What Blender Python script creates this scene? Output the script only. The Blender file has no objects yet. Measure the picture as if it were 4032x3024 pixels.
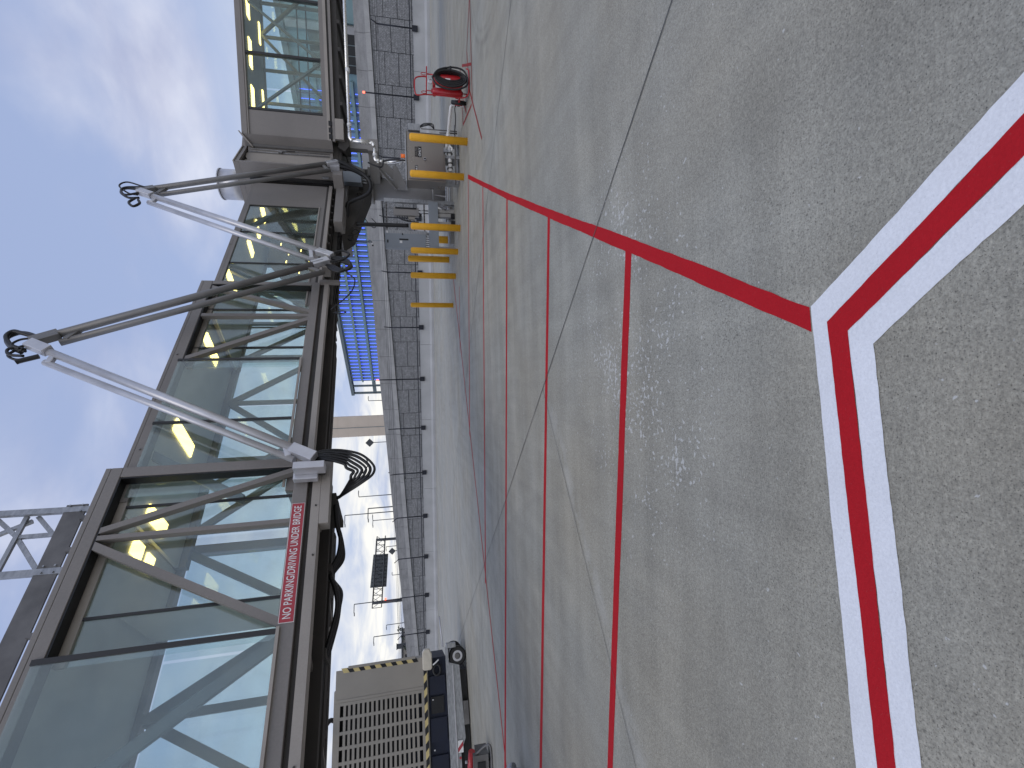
import bpy, bmesh, math, random
from mathutils import Vector, Matrix
random.seed(7)
scene = bpy.context.scene
COL = scene.collection
R_ = math.radians

# ------------------------------------------------------------------ camera
cam_d = bpy.data.cameras.new('camera'); cam = bpy.data.objects.new('camera', cam_d); COL.objects.link(cam)
cam_d.sensor_fit = 'HORIZONTAL'; cam_d.sensor_width = 36.0; cam_d.lens = 36.0*1800/4032
cam_d.clip_start = 0.05; cam_d.clip_end = 3000
pitch = math.atan(396/1800); roll = math.atan(0.028)          # phone held upright, stored picture lies on its side
F = Vector((0, math.cos(pitch), -math.sin(pitch))); R0 = Vector((1, 0, 0)); U0 = R0.cross(F)
RV = math.cos(roll)*R0 - math.sin(roll)*U0; UV = math.cos(roll)*U0 + math.sin(roll)*R0
M = Matrix.Identity(4)
for i in range(3):
    M[i][0] = -UV[i]; M[i][1] = RV[i]; M[i][2] = -F[i]
M[2][3] = 1.35
cam.matrix_world = M
scene.camera = cam
scene.cycles.max_bounces = 6; scene.cycles.transparent_max_bounces = 12; scene.cycles.diffuse_bounces = 4; scene.cycles.glossy_bounces = 3
scene.render.resolution_x = 1024; scene.render.resolution_y = 768

# ------------------------------------------------------------------ world, sun, exposure
SUN_EL, SUN_AZ = 56.0, 186.0                                  # weak sun through cloud, behind the camera
world = bpy.data.worlds.new('World'); scene.world = world; world.use_nodes = True
wn = world.node_tree.nodes; wl = world.node_tree.links; wn.clear()
def W(t, **k):
    n = wn.new(t)
    for a, b in k.items(): setattr(n, a, b)
    return n
w_out = W('ShaderNodeOutputWorld'); w_bg = W('ShaderNodeBackground')
sky = W('ShaderNodeTexSky'); sky.sky_type = 'NISHITA'; sky.sun_disc = False
sky.sun_elevation = R_(SUN_EL); sky.sun_rotation = R_(SUN_AZ); sky.air_density = 1.0; sky.dust_density = 2.0; sky.ozone_density = 2.0
tc = W('ShaderNodeTexCoord')
def wmath(op, a, b=None, c=None, clamp=False):
    n = W('ShaderNodeMath', operation=op, use_clamp=clamp)
    for i, v in enumerate((a, b, c)):
        if v is None: continue
        if isinstance(v, (int, float)): n.inputs[i].default_value = v
        else: wl.new(v, n.inputs[i])
    return n.outputs[0]
sep = W('ShaderNodeSeparateXYZ'); wl.new(tc.outputs['Generated'], sep.inputs[0])
zc = wmath('MAXIMUM', sep.outputs[2], 0.0)
den = wmath('ADD', zc, 0.16)
px = wmath('DIVIDE', sep.outputs[0], den); py = wmath('DIVIDE', sep.outputs[1], den)
cmb = W('ShaderNodeCombineXYZ'); wl.new(px, cmb.inputs[0]); wl.new(py, cmb.inputs[1])
def wnoise(scale, detail, rough, dist, off, dome=False):
    mp = W('ShaderNodeMapping'); wl.new(tc.outputs['Generated'] if dome else cmb.outputs[0], mp.inputs[0])
    if dome: mp.inputs['Scale'].default_value = (1, 1, 2.0); mp.inputs['Location'].default_value = off
    n = W('ShaderNodeTexNoise'); n.inputs['Scale'].default_value = scale; n.inputs['Detail'].default_value = detail
    n.inputs['Roughness'].default_value = rough; n.inputs['Distortion'].default_value = dist
    wl.new(mp.outputs[0], n.inputs['Vector']); return n.outputs['Fac']
OFF = (14.8, 0.4, 0)
n1 = wnoise(2.3, 6, 0.48, 0.35, OFF, True); n2 = wnoise(1.9, 7, 0.54, 0.5, (7.7+OFF[0], 4.0, 2))
cl = wmath('ADD', wmath('MULTIPLY', n1, 0.66), wmath('MULTIPLY', n2, 0.34))
mr = W('ShaderNodeMapRange', interpolation_type='SMOOTHSTEP'); wl.new(cl, mr.inputs[0])
mr.inputs[1].default_value = 0.42; mr.inputs[2].default_value = 0.66
# lit tops and lavender grey bellies
ramp = W('ShaderNodeValToRGB'); wl.new(wmath('ADD', wmath('MULTIPLY', wnoise(3.1, 6, 0.50, 0.4, (1.0+OFF[1], 9.0, 5), True), 0.7), wmath('MULTIPLY', n2, 0.3)), ramp.inputs[0])
ramp.color_ramp.elements[0].position = 0.40; ramp.color_ramp.elements[0].color = (3.9, 4.2, 5.9, 1)
ramp.color_ramp.elements[1].position = 0.64; ramp.color_ramp.elements[1].color = (7.9, 8.15, 9.1, 1)
# veil of high thin cloud that evens the blue
veil = W('ShaderNodeMixRGB'); veil.inputs[0].default_value = 0.74; wl.new(sky.outputs[0], veil.inputs[1]); veil.inputs[2].default_value = (4.1, 5.0, 7.6, 1)
mix = W('ShaderNodeMixRGB'); wl.new(wmath('MULTIPLY', mr.outputs[0], 0.86), mix.inputs[0]); wl.new(veil.outputs[0], mix.inputs[1]); wl.new(ramp.outputs[0], mix.inputs[2])
# pale bank of haze low over the horizon
hz = W('ShaderNodeMapRange', interpolation_type='SMOOTHSTEP'); wl.new(sep.outputs[2], hz.inputs[0])
hz.inputs[1].default_value = 0.0; hz.inputs[2].default_value = 0.36; hz.inputs[3].default_value = 1.0; hz.inputs[4].default_value = 0.0
n3 = wnoise(1.6, 7, 0.55, 0.5, (OFF[1], 2, 8))
hzf = wmath('MULTIPLY', hz.outputs[0], wmath('ADD', 0.12, wmath('MULTIPLY', wmath('SUBTRACT', n3, 0.36, clamp=True), 4.2, clamp=True)), clamp=True)
mix2 = W('ShaderNodeMixRGB'); wl.new(hzf, mix2.inputs[0]); wl.new(mix.outputs[0], mix2.inputs[1]); mix2.inputs[2].default_value = (9.6, 9.4, 8.8, 1)
wl.new(mix2.outputs[0], w_bg.inputs[0]); w_bg.inputs[1].default_value = 0.082
wl.new(w_bg.outputs[0], w_out.inputs[0])

sun_d = bpy.data.lights.new('sun', 'SUN'); sun = bpy.data.objects.new('sun', sun_d); COL.objects.link(sun)
sun_d.energy = 0.5; sun_d.angle = R_(45); sun_d.color = (1, 0.93, 0.82)
sd = Vector((math.sin(R_(SUN_AZ))*math.cos(R_(SUN_EL)), math.cos(R_(SUN_AZ))*math.cos(R_(SUN_EL)), math.sin(R_(SUN_EL))))
sun.rotation_euler = (-sd).to_track_quat('-Z', 'Y').to_euler()
vs = scene.view_settings; vs.view_transform = 'Standard'; vs.look = 'None'; vs.exposure = 0.44; vs.gamma = 1.0; vs.use_curve_mapping = False

# ------------------------------------------------------------------ materials
MATS = {}
def mat(name, col, rough=0.6, metal=0.0, var=0.12, scale=3.0, bump=0.0, bscale=60.0, fine=0.0, emit=None, coat=0.0, streak=None):
    m = bpy.data.materials.new(name); m.use_nodes = True; nt = m.node_tree; nd = nt.nodes; lk = nt.links
    b = nd['Principled BSDF']; b.inputs['Roughness'].default_value = rough; b.inputs['Metallic'].default_value = metal
    if coat: b.inputs['Coat Weight'].default_value = coat; b.inputs['Coat Roughness'].default_value = 0.2
    t = nd.new('ShaderNodeTexCoord'); vec = t.outputs['Object']
    if streak:
        mp = nd.new('ShaderNodeMapping'); mp.inputs['Scale'].default_value = streak; lk.new(vec, mp.inputs[0]); vec = mp.outputs[0]
    n = nd.new('ShaderNodeTexNoise'); n.inputs['Scale'].default_value = scale; n.inputs['Detail'].default_value = 6; lk.new(vec, n.inputs['Vector'])
    mr_ = nd.new('ShaderNodeMapRange'); lk.new(n.outputs['Fac'], mr_.inputs[0]); mr_.inputs[1].default_value = 0.25; mr_.inputs[2].default_value = 0.75
    mr_.inputs[3].default_value = 1-var; mr_.inputs[4].default_value = 1+var
    fac = mr_.outputs[0]
    if fine:
        n2_ = nd.new('ShaderNodeTexNoise'); n2_.inputs['Scale'].default_value = bscale; n2_.inputs['Detail'].default_value = 3; lk.new(t.outputs['Object'], n2_.inputs['Vector'])
        m2 = nd.new('ShaderNodeMapRange'); lk.new(n2_.outputs['Fac'], m2.inputs[0]); m2.inputs[1].default_value = 0.3; m2.inputs[2].default_value = 0.7; m2.inputs[3].default_value = 1-fine; m2.inputs[4].default_value = 1+fine
        mm = nd.new('ShaderNodeMath'); mm.operation = 'MULTIPLY'; lk.new(fac, mm.inputs[0]); lk.new(m2.outputs[0], mm.inputs[1]); fac = mm.outputs[0]
    vm = nd.new('ShaderNodeVectorMath'); vm.operation = 'SCALE'; vm.inputs[0].default_value = col[:3]; lk.new(fac, vm.inputs['Scale'])
    lk.new(vm.outputs[0], b.inputs['Base Color'])
    mrr = nd.new('ShaderNodeMapRange'); lk.new(n.outputs['Fac'], mrr.inputs[0]); mrr.inputs[3].default_value = max(0.02, rough-0.1); mrr.inputs[4].default_value = min(1, rough+0.1); lk.new(mrr.outputs[0], b.inputs['Roughness'])
    if bump:
        nb = nd.new('ShaderNodeTexNoise'); nb.inputs['Scale'].default_value = bscale; nb.inputs['Detail'].default_value = 4; lk.new(t.outputs['Object'], nb.inputs['Vector'])
        bp = nd.new('ShaderNodeBump'); bp.inputs['Strength'].default_value = bump; bp.inputs['Distance'].default_value = 0.01; lk.new(nb.outputs['Fac'], bp.inputs['Height']); lk.new(bp.outputs[0], b.inputs['Normal'])
    if emit:
        b.inputs['Emission Color'].default_value = (*emit[:3], 1); b.inputs['Emission Strength'].default_value = emit[3]
    MATS[name] = m; return m
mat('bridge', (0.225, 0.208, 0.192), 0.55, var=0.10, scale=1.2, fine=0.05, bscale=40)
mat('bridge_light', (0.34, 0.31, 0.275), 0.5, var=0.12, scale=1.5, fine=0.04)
mat('frame_dark', (0.03, 0.03, 0.03), 0.5)
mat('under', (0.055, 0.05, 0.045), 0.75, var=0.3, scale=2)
mat('deck', (0.05, 0.05, 0.05), 0.8, var=0.2)
mat('inner_grey', (0.15, 0.16, 0.152), 0.6, var=0.12)
mat('ceiling', (0.62, 0.63, 0.61), 0.7, var=0.05)
mat('floor_in', (0.22, 0.225, 0.22), 0.8)
mat('lamp_panel', (0.8, 0.75, 0.55), 0.5, emit=(1.0, 0.74, 0.22, 3.6))
mat('rubber', (0.011, 0.011, 0.012), 0.45, var=0.3, scale=8)
mat('galv', (0.36, 0.37, 0.38), 0.5, metal=0.75, var=0.28, scale=9, streak=(1, 1, 3))
mat('galv_dark', (0.16, 0.155, 0.15), 0.55, metal=0.5, var=0.35, scale=4)
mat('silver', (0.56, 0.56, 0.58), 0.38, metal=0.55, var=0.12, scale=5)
mat('silver_dark', (0.20, 0.195, 0.19), 0.45, metal=0.3, var=0.12, scale=5)  # darker silver; on the hanger tubes it stands in for shade
mat('foil', (0.78, 0.77, 0.74), 0.28, metal=0.9, var=0.15, scale=14, bump=0.25, bscale=30)
mat('yellow', (0.82, 0.42, 0.02), 0.55, var=0.08, scale=5, bump=0.15, bscale=90, fine=0.08)
mat('stainless', (0.27, 0.25, 0.235), 0.30, metal=0.85, var=0.04, scale=1.0)
mat('elec_grey', (0.26, 0.29, 0.32), 0.5, var=0.05)
mat('steel_grey', (0.28, 0.27, 0.26), 0.6, var=0.1, scale=3)
mat('concrete_light', (0.34, 0.335, 0.32), 0.9, var=0.16, scale=1.5, bump=0.2, bscale=30, fine=0.08)
mat('barrier', (0.40, 0.405, 0.405), 0.9, var=0.14, scale=0.7, bump=0.15, bscale=20, fine=0.05)
mat('parapet', (0.30, 0.30, 0.30), 0.9, var=0.22, scale=0.9, fine=0.08, bscale=14, streak=(1, 1, 4))
mat('coping', (0.40, 0.40, 0.395), 0.9, var=0.15, scale=1.2, fine=0.06, bscale=14)
mat('wall_core', (0.05, 0.055, 0.06), 0.9)
mat('navy', (0.004, 0.008, 0.024), 0.65, var=0.25)
mat('post_navy', (0.004, 0.006, 0.014), 0.5)
mat('tan_panel', (0.31, 0.285, 0.245), 0.55, var=0.06, scale=2)
mat('cream', (0.62, 0.57, 0.47), 0.5, var=0.12, scale=6)
mat('stripe_yellow', (0.62, 0.50, 0.22), 0.5, var=0.1)
mat('black', (0.008, 0.008, 0.009), 0.5)
mat('red_gloss', (0.42, 0.012, 0.018), 0.35, var=0.12, coat=0.4)
mat('red_sign', (0.42, 0.045, 0.062), 0.5, var=0.05)
mat('white', (0.78, 0.78, 0.77), 0.5, var=0.04)
mat('pvc', (0.74, 0.74, 0.72), 0.4, var=0.05)
mat('amber', (0.75, 0.16, 0.03), 0.3, emit=(1, 0.22, 0.04, 0.15))
mat('red_lamp', (0.8, 0.05, 0.03), 0.3, emit=(1, 0.12, 0.07, 3.0))
mat('led', (0.1, 0.15, 0.8), 0.3, emit=(0.06, 0.11, 1.0, 2.6))
mat('led_facade', (0.20, 0.33, 0.37), 0.45, var=0.15, scale=0.25)
mat('led_band', (0.22, 0.33, 0.34), 0.5, var=0.1, scale=0.4)
mat('dark_glass', (0.012, 0.014, 0.016), 0.35)
mat('bld_frame', (0.16, 0.20, 0.21), 0.6)
mat('tower', (0.66, 0.57, 0.47), 0.85, var=0.06, scale=0.3)
mat('far_steel', (0.075, 0.08, 0.085), 0.7)
mat('sign_back', (0.10, 0.115, 0.12), 0.6, var=0.1, scale=0.5)
mat('road', (0.08, 0.08, 0.08), 0.9)
mat('leaf', (0.04, 0.055, 0.035), 0.8)
mat('bark', (0.06, 0.05, 0.04), 0.9)
mat('inner_dark', (0.035, 0.032, 0.022), 0.5)

def glass_mat(name, tint, refl):
    m = bpy.data.materials.new(name); m.use_nodes = True; nt = m.node_tree; nd = nt.nodes; lk = nt.links; nd.clear()
    o = nd.new('ShaderNodeOutputMaterial'); tr = nd.new('ShaderNodeBsdfTransparent'); tr.inputs[0].default_value = (*tint, 1)
    gl = nd.new('ShaderNodeBsdfGlossy'); gl.inputs['Roughness'].default_value = 0.02; gl.inputs['Color'].default_value = (0.93, 1.0, 0.98, 1)
    lw = nd.new('ShaderNodeLayerWeight'); lw.inputs[0].default_value = 0.5; fr = nd.new('ShaderNodeMath'); fr.operation = 'POWER'; lk.new(lw.outputs['Facing'], fr.inputs[0]); fr.inputs[1].default_value = 5.0
    t = nd.new('ShaderNodeTexCoord'); n = nd.new('ShaderNodeTexNoise'); n.inputs['Scale'].default_value = 0.9; n.inputs['Detail'].default_value = 3; lk.new(t.outputs['Object'], n.inputs['Vector'])
    bp = nd.new('ShaderNodeBump'); bp.inputs['Strength'].default_value = 0.06; bp.inputs['Distance'].default_value = 0.02; lk.new(n.outputs['Fac'], bp.inputs['Height']); lk.new(bp.outputs[0], gl.inputs['Normal'])
    ad = nd.new('ShaderNodeMath'); ad.operation = 'MULTIPLY_ADD'; ad.use_clamp = True; lk.new(fr.outputs[0], ad.inputs[0]); ad.inputs[1].default_value = 1.0; ad.inputs[2].default_value = refl
    # faint film of dust, its pale colour also imitating milky reflections
    df = nd.new('ShaderNodeBsdfDiffuse'); df.inputs[0].default_value = (0.50, 0.55, 0.51, 1)
    mx0 = nd.new('ShaderNodeMixShader'); n4 = nd.new('ShaderNodeTexNoise'); n4.inputs['Scale'].default_value = 2.5; n4.inputs['Detail'].default_value = 5; lk.new(t.outputs['Object'], n4.inputs['Vector'])
    r4 = nd.new('ShaderNodeMapRange'); lk.new(n4.outputs['Fac'], r4.inputs[0]); r4.inputs[1].default_value = 0.35; r4.inputs[2].default_value = 0.75; r4.inputs[3].default_value = 0.025; r4.inputs[4].default_value = 0.10
    lk.new(r4.outputs[0], mx0.inputs[0]); lk.new(tr.outputs[0], mx0.inputs[1]); lk.new(df.outputs[0], mx0.inputs[2])
    mx = nd.new('ShaderNodeMixShader'); lk.new(ad.outputs[0], mx.inputs[0]); lk.new(mx0.outputs[0], mx.inputs[1]); lk.new(gl.outputs[0], mx.inputs[2]); lk.new(mx.outputs[0], o.inputs[0])
    MATS[name] = m; return m
glass_mat('glass', (0.88, 0.935, 0.925), 0.085)
glass_mat('glass_far', (0.88, 0.945, 0.94), 0.04)

# apron concrete: mottling, aggregate specks, pale flecks, broom streaks, tyre arcs
def apron_mat():
    m = bpy.data.materials.new('apron_concrete'); m.use_nodes = True; nt = m.node_tree; nd = nt.nodes; lk = nt.links; b = nd['Principled BSDF']
    t = nd.new('ShaderNodeTexCoord'); V = t.outputs['Object']
    def mapping(rot, sc, loc=(0, 0, 0)):
        mp = nd.new('ShaderNodeMapping'); mp.inputs['Rotation'].default_value = (0, 0, rot); mp.inputs['Scale'].default_value = sc; mp.inputs['Location'].default_value = loc; lk.new(V, mp.inputs[0]); return mp.outputs[0]
    def noise(sc, det, rough, v=V, dist=0.0):
        n = nd.new('ShaderNodeTexNoise'); n.inputs['Scale'].default_value = sc; n.inputs['Detail'].default_value = det; n.inputs['Roughness'].default_value = rough; n.inputs['Distortion'].default_value = dist; lk.new(v, n.inputs['Vector']); return n.outputs['Fac']
    def mrange(x, a, b_, c, d, smooth=False):
        n = nd.new('ShaderNodeMapRange'); n.interpolation_type = 'SMOOTHSTEP' if smooth else 'LINEAR'; lk.new(x, n.inputs[0])
        for i, v in enumerate((a, b_, c, d)): n.inputs[i+1].default_value = v
        return n.outputs[0]
    def mth(op, a, b_=None, c=None, clamp=False):
        n = nd.new('ShaderNodeMath'); n.operation = op; n.use_clamp = clamp
        for i, v in enumerate((a, b_, c)):
            if v is None: continue
            if isinstance(v, (int, float)): n.inputs[i].default_value = v
            else: lk.new(v, n.inputs[i])
        return n.outputs[0]
    big = mrange(noise(0.35, 6, 0.6, dist=0.6), 0.3, 0.7, 0.89, 1.10)
    med = mrange(noise(2.2, 7, 0.65), 0.3, 0.7, 0.90, 1.10)
    ROT = R_(-37.9)
    strk = mrange(noise(1.0, 5, 0.6, mapping(R_(12), (0.30, 3.0, 1))), 0.3, 0.7, 0.86, 1.12)
    strk2 = mrange(noise(1.0, 4, 0.6, mapping(ROT, (5.0, 0.4, 1))), 0.3, 0.7, 0.92, 1.07)
    fine = mrange(noise(120, 3, 0.7), 0.3, 0.7, 0.72, 1.26)
    spk = mrange(noise(190, 2, 0.5), 0.60, 0.70, 1.0, 0.35, True)
    grit = mrange(noise(48, 4, 0.65), 0.3, 0.7, 0.82, 1.18)
    val = big
    for x in (med, strk, strk2, fine, spk, grit): val = mth('MULTIPLY', val, x)
    # bare patches of exposed pores (dark pits) close in
    pit_zone = mrange(noise(0.8, 4, 0.6), 0.42, 0.62, 0, 1, True)
    vo = nd.new('ShaderNodeTexVoronoi'); vo.inputs['Scale'].default_value = 60; lk.new(V, vo.inputs['Vector'])
    pits = mrange(vo.outputs['Distance'], 0.10, 0.26, 0.45, 0.0, True)
    val = mth('MULTIPLY', val, mth('SUBTRACT', 1.0, mth('MULTIPLY', pits, pit_zone)))
    # tyre arcs
    sp = nd.new('ShaderNodeSeparateXYZ'); lk.new(V, sp.inputs[0])
    def ring(cx, cy, r, w, amt):
        dx = mth('SUBTRACT', sp.outputs[0], cx); dy = mth('SUBTRACT', sp.outputs[1], cy)
        d = mth('SQRT', mth('ADD', mth('MULTIPLY', dx, dx), mth('MULTIPLY', dy, dy)))
        k = mrange(mth('ABSOLUTE', mth('SUBTRACT', d, r)), 0.0, w, amt, 0.0, True)
        return mth('MULTIPLY', k, mrange(noise(1.3, 4, 0.7), 0.35, 0.65, 0.15, 1.0))
    for a in ((8.1, 6.4, 2.6, 0.10, 0.22), (8.1, 6.4, 2.42, 0.06, 0.16), (9.0, 5.2, 4.2, 0.14, 0.10), (-9.5, 2.0, 9.0, 0.16, 0.10), (-9.5, 2.0, 8.72, 0.1, 0.10), (-2, 22, 11.0, 0.2, 0.10)):
        val = mth('MULTIPLY', val, mth('SUBTRACT', 1.0, ring(*a)))
    col = nd.new('ShaderNodeMixRGB'); col.inputs[1].default_value = (0.352, 0.344, 0.294, 1); col.inputs[2].default_value = (0.368, 0.342, 0.272, 1)
    lk.new(mrange(noise(0.5, 4, 0.5, mapping(0.3, (1, 1, 1), (5, 3, 0))), 0.35, 0.65, 0, 1), col.inputs[0])
    vm = nd.new('ShaderNodeVectorMath'); vm.operation = 'SCALE'; lk.new(col.outputs[0], vm.inputs[0]); lk.new(val, vm.inputs['Scale'])
    # pale flecks (old paint or curing spots), thickest beside the hatching
    dx = mth('SUBTRACT', sp.outputs[0], 0.25); dy = mth('SUBTRACT', sp.outputs[1], 2.75)
    dist = mth('SQRT', mth('ADD', mth('MULTIPLY', mth('MULTIPLY', dx, dx), 0.45), mth('MULTIPLY', dy, dy)))
    zone = mth('ADD', mrange(dist, 0.1, 1.35, 1.0, 0.0, True), mrange(noise(0.8, 3, 0.5, mapping(0, (1, 1, 1), (11, 2, 0))), 0.55, 0.75, 0.0, 0.55, True))
    zone = mth('MULTIPLY', zone, mrange(noise(2.6, 4, 0.6), 0.36, 0.62, 0.15, 1.1))
    thr = mth('SUBTRACT', 0.70, mth('MULTIPLY', zone, 0.15))
    fl = mth('MULTIPLY', mth('MULTIPLY', mth('SUBTRACT', noise(34, 3, 0.55, dist=0.3), thr), 30.0, clamp=True), 0.8)
    # chalky band along one joint
    along = mth('ADD', mth('MULTIPLY', sp.outputs[0], -0.615), mth('MULTIPLY', sp.outputs[1], 0.788)); across = mth('ADD', mth('MULTIPLY', sp.outputs[0], 0.788), mth('MULTIPLY', sp.outputs[1], 0.615))
    chalk = mth('MULTIPLY', mrange(mth('ABSOLUTE', mth('SUBTRACT', along, 3.60)), 0.02, 0.16, 0.28, 0.0, True), mth('MULTIPLY', mrange(across, 2.4, 2.8, 1.0, 0.0, True), mrange(noise(4.5, 5, 0.65), 0.38, 0.62, 0.0, 1.0)))
    fl = mth('MAXIMUM', fl, chalk)
    mxf = nd.new('ShaderNodeMixRGB'); lk.new(fl, mxf.inputs[0]); lk.new(vm.outputs[0], mxf.inputs[1]); mxf.inputs[2].default_value = (0.60, 0.60, 0.57, 1)
    # chalky stain beside one joint
    lk.new(mxf.outputs[0], b.inputs['Base Color'])
    lk.new(mrange(noise(0.7, 4, 0.5), 0.3, 0.7, 0.62, 0.85), b.inputs['Roughness'])
    bp = nd.new('ShaderNodeBump'); bp.inputs['Strength'].default_value = 0.8; bp.inputs['Distance'].default_value = 0.005
    lk.new(mth('ADD', noise(130, 3, 0.6), mth('MULTIPLY', pits, mth('MULTIPLY', pit_zone, -1.0))), bp.inputs['Height']); lk.new(bp.outputs[0], b.inputs['Normal'])
    MATS['apron'] = m
apron_mat()
def paint_mat(name, col, wear):
    m = bpy.data.materials.new(name); m.use_nodes = True; nt = m.node_tree; nd = nt.nodes; lk = nt.links; b = nd['Principled BSDF']
    t = nd.new('ShaderNodeTexCoord')
    def noise(sc, det=4, rough=0.6):
        n = nd.new('ShaderNodeTexNoise'); n.inputs['Scale'].default_value = sc; n.inputs['Detail'].default_value = det; n.inputs['Roughness'].default_value = rough; lk.new(t.outputs['Object'], n.inputs['Vector']); return n.outputs['Fac']
    def mrange(x, a, b_, c, d):
        n = nd.new('ShaderNodeMapRange'); lk.new(x, n.inputs[0])
        for i, v in enumerate((a, b_, c, d)): n.inputs[i+1].default_value = v
        return n.outputs[0]
    mu = nd.new('ShaderNodeMath'); mu.operation = 'MULTIPLY'; lk.new(mrange(noise(1.7, 6), 0.3, 0.7, 0.90, 1.06), mu.inputs[0]); lk.new(mrange(noise(120), 0.3, 0.7, 0.93, 1.05), mu.inputs[1])
    vm = nd.new('ShaderNodeVectorMath'); vm.operation = 'SCALE'; vm.inputs[0].default_value = col; lk.new(mu.outputs[0], vm.inputs['Scale'])
    mx = nd.new('ShaderNodeMixRGB'); lk.new(vm.outputs[0], mx.inputs[1]); mx.inputs[2].default_value = (0.2, 0.19, 0.18, 1)
    mw = nd.new('ShaderNodeMath'); mw.operation = 'MULTIPLY'; lk.new(mrange(noise(170, 2), 0.66, 0.74, 0, 1), mw.inputs[0]); mw.inputs[1].default_value = wear; lk.new(mw.outputs[0], mx.inputs[0])
    lk.new(mx.outputs[0], b.inputs['Base Color']); b.inputs['Roughness'].default_value = 0.8; b.inputs['Specular IOR Level'].default_value = 0.2
    bp = nd.new('ShaderNodeBump'); bp.inputs['Strength'].default_value = 0.55; bp.inputs['Distance'].default_value = 0.004; lk.new(noise(110), bp.inputs['Height']); lk.new(bp.outputs[0], b.inputs['Normal'])
    MATS[name] = m
paint_mat('red_paint', (0.48, 0.011, 0.019), 0.15)
paint_mat('red_faded', (0.30, 0.045, 0.045), 0.8)
paint_mat('white_paint', (0.85, 0.865, 0.89), 0.2)
mat('sealant', (0.085, 0.085, 0.08), 0.8, var=0.5, scale=6)
def ashlar_mat():
    m = bpy.data.materials.new('ashlar_panel'); m.use_nodes = True; nt = m.node_tree; nd = nt.nodes; lk = nt.links; b = nd['Principled BSDF']
    t = nd.new('ShaderNodeTexCoord'); V = t.outputs['Object']
    cb = nd.new('ShaderNodeCombineXYZ'); sp = nd.new('ShaderNodeSeparateXYZ'); lk.new(V, sp.inputs[0]); lk.new(sp.outputs[0], cb.inputs[0]); lk.new(sp.outputs[2], cb.inputs[1])
    br = nd.new('ShaderNodeTexBrick'); br.offset = 0.37; br.squash = 0.6; br.squash_frequency = 3; br.inputs['Scale'].default_value = 3.4; br.inputs['Mortar Size'].default_value = 0.035; br.inputs['Mortar Smooth'].default_value = 0.4
    br.inputs['Brick Width'].default_value = 0.75; br.inputs['Row Height'].default_value = 0.42
    br.inputs['Color1'].default_value = (0.34, 0.345, 0.35, 1); br.inputs['Color2'].default_value = (0.25, 0.255, 0.26, 1); br.inputs['Mortar'].default_value = (0.14, 0.143, 0.147, 1)
    lk.new(cb.outputs[0], br.inputs['Vector'])
    n = nd.new('ShaderNodeTexNoise'); n.inputs['Scale'].default_value = 7; n.inputs['Detail'].default_value = 4; lk.new(V, n.inputs['Vector'])
    mr_ = nd.new('ShaderNodeMapRange'); lk.new(n.outputs['Fac'], mr_.inputs[0]); mr_.inputs[1].default_value = 0.3; mr_.inputs[2].default_value = 0.7; mr_.inputs[3].default_value = 0.78; mr_.inputs[4].default_value = 1.2
    vm = nd.new('ShaderNodeVectorMath'); vm.operation = 'SCALE'; lk.new(br.outputs['Color'], vm.inputs[0]); lk.new(mr_.outputs[0], vm.inputs['Scale']); lk.new(vm.outputs[0], b.inputs['Base Color'])
    b.inputs['Roughness'].default_value = 0.9
    bp = nd.new('ShaderNodeBump'); bp.inputs['Strength'].default_value = 0.8; bp.inputs['Distance'].default_value = 0.03; bp.invert = True; lk.new(br.outputs['Fac'], bp.inputs['Height']); lk.new(bp.outputs[0], b.inputs['Normal'])
    MATS['ashlar'] = m
ashlar_mat()

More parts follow.
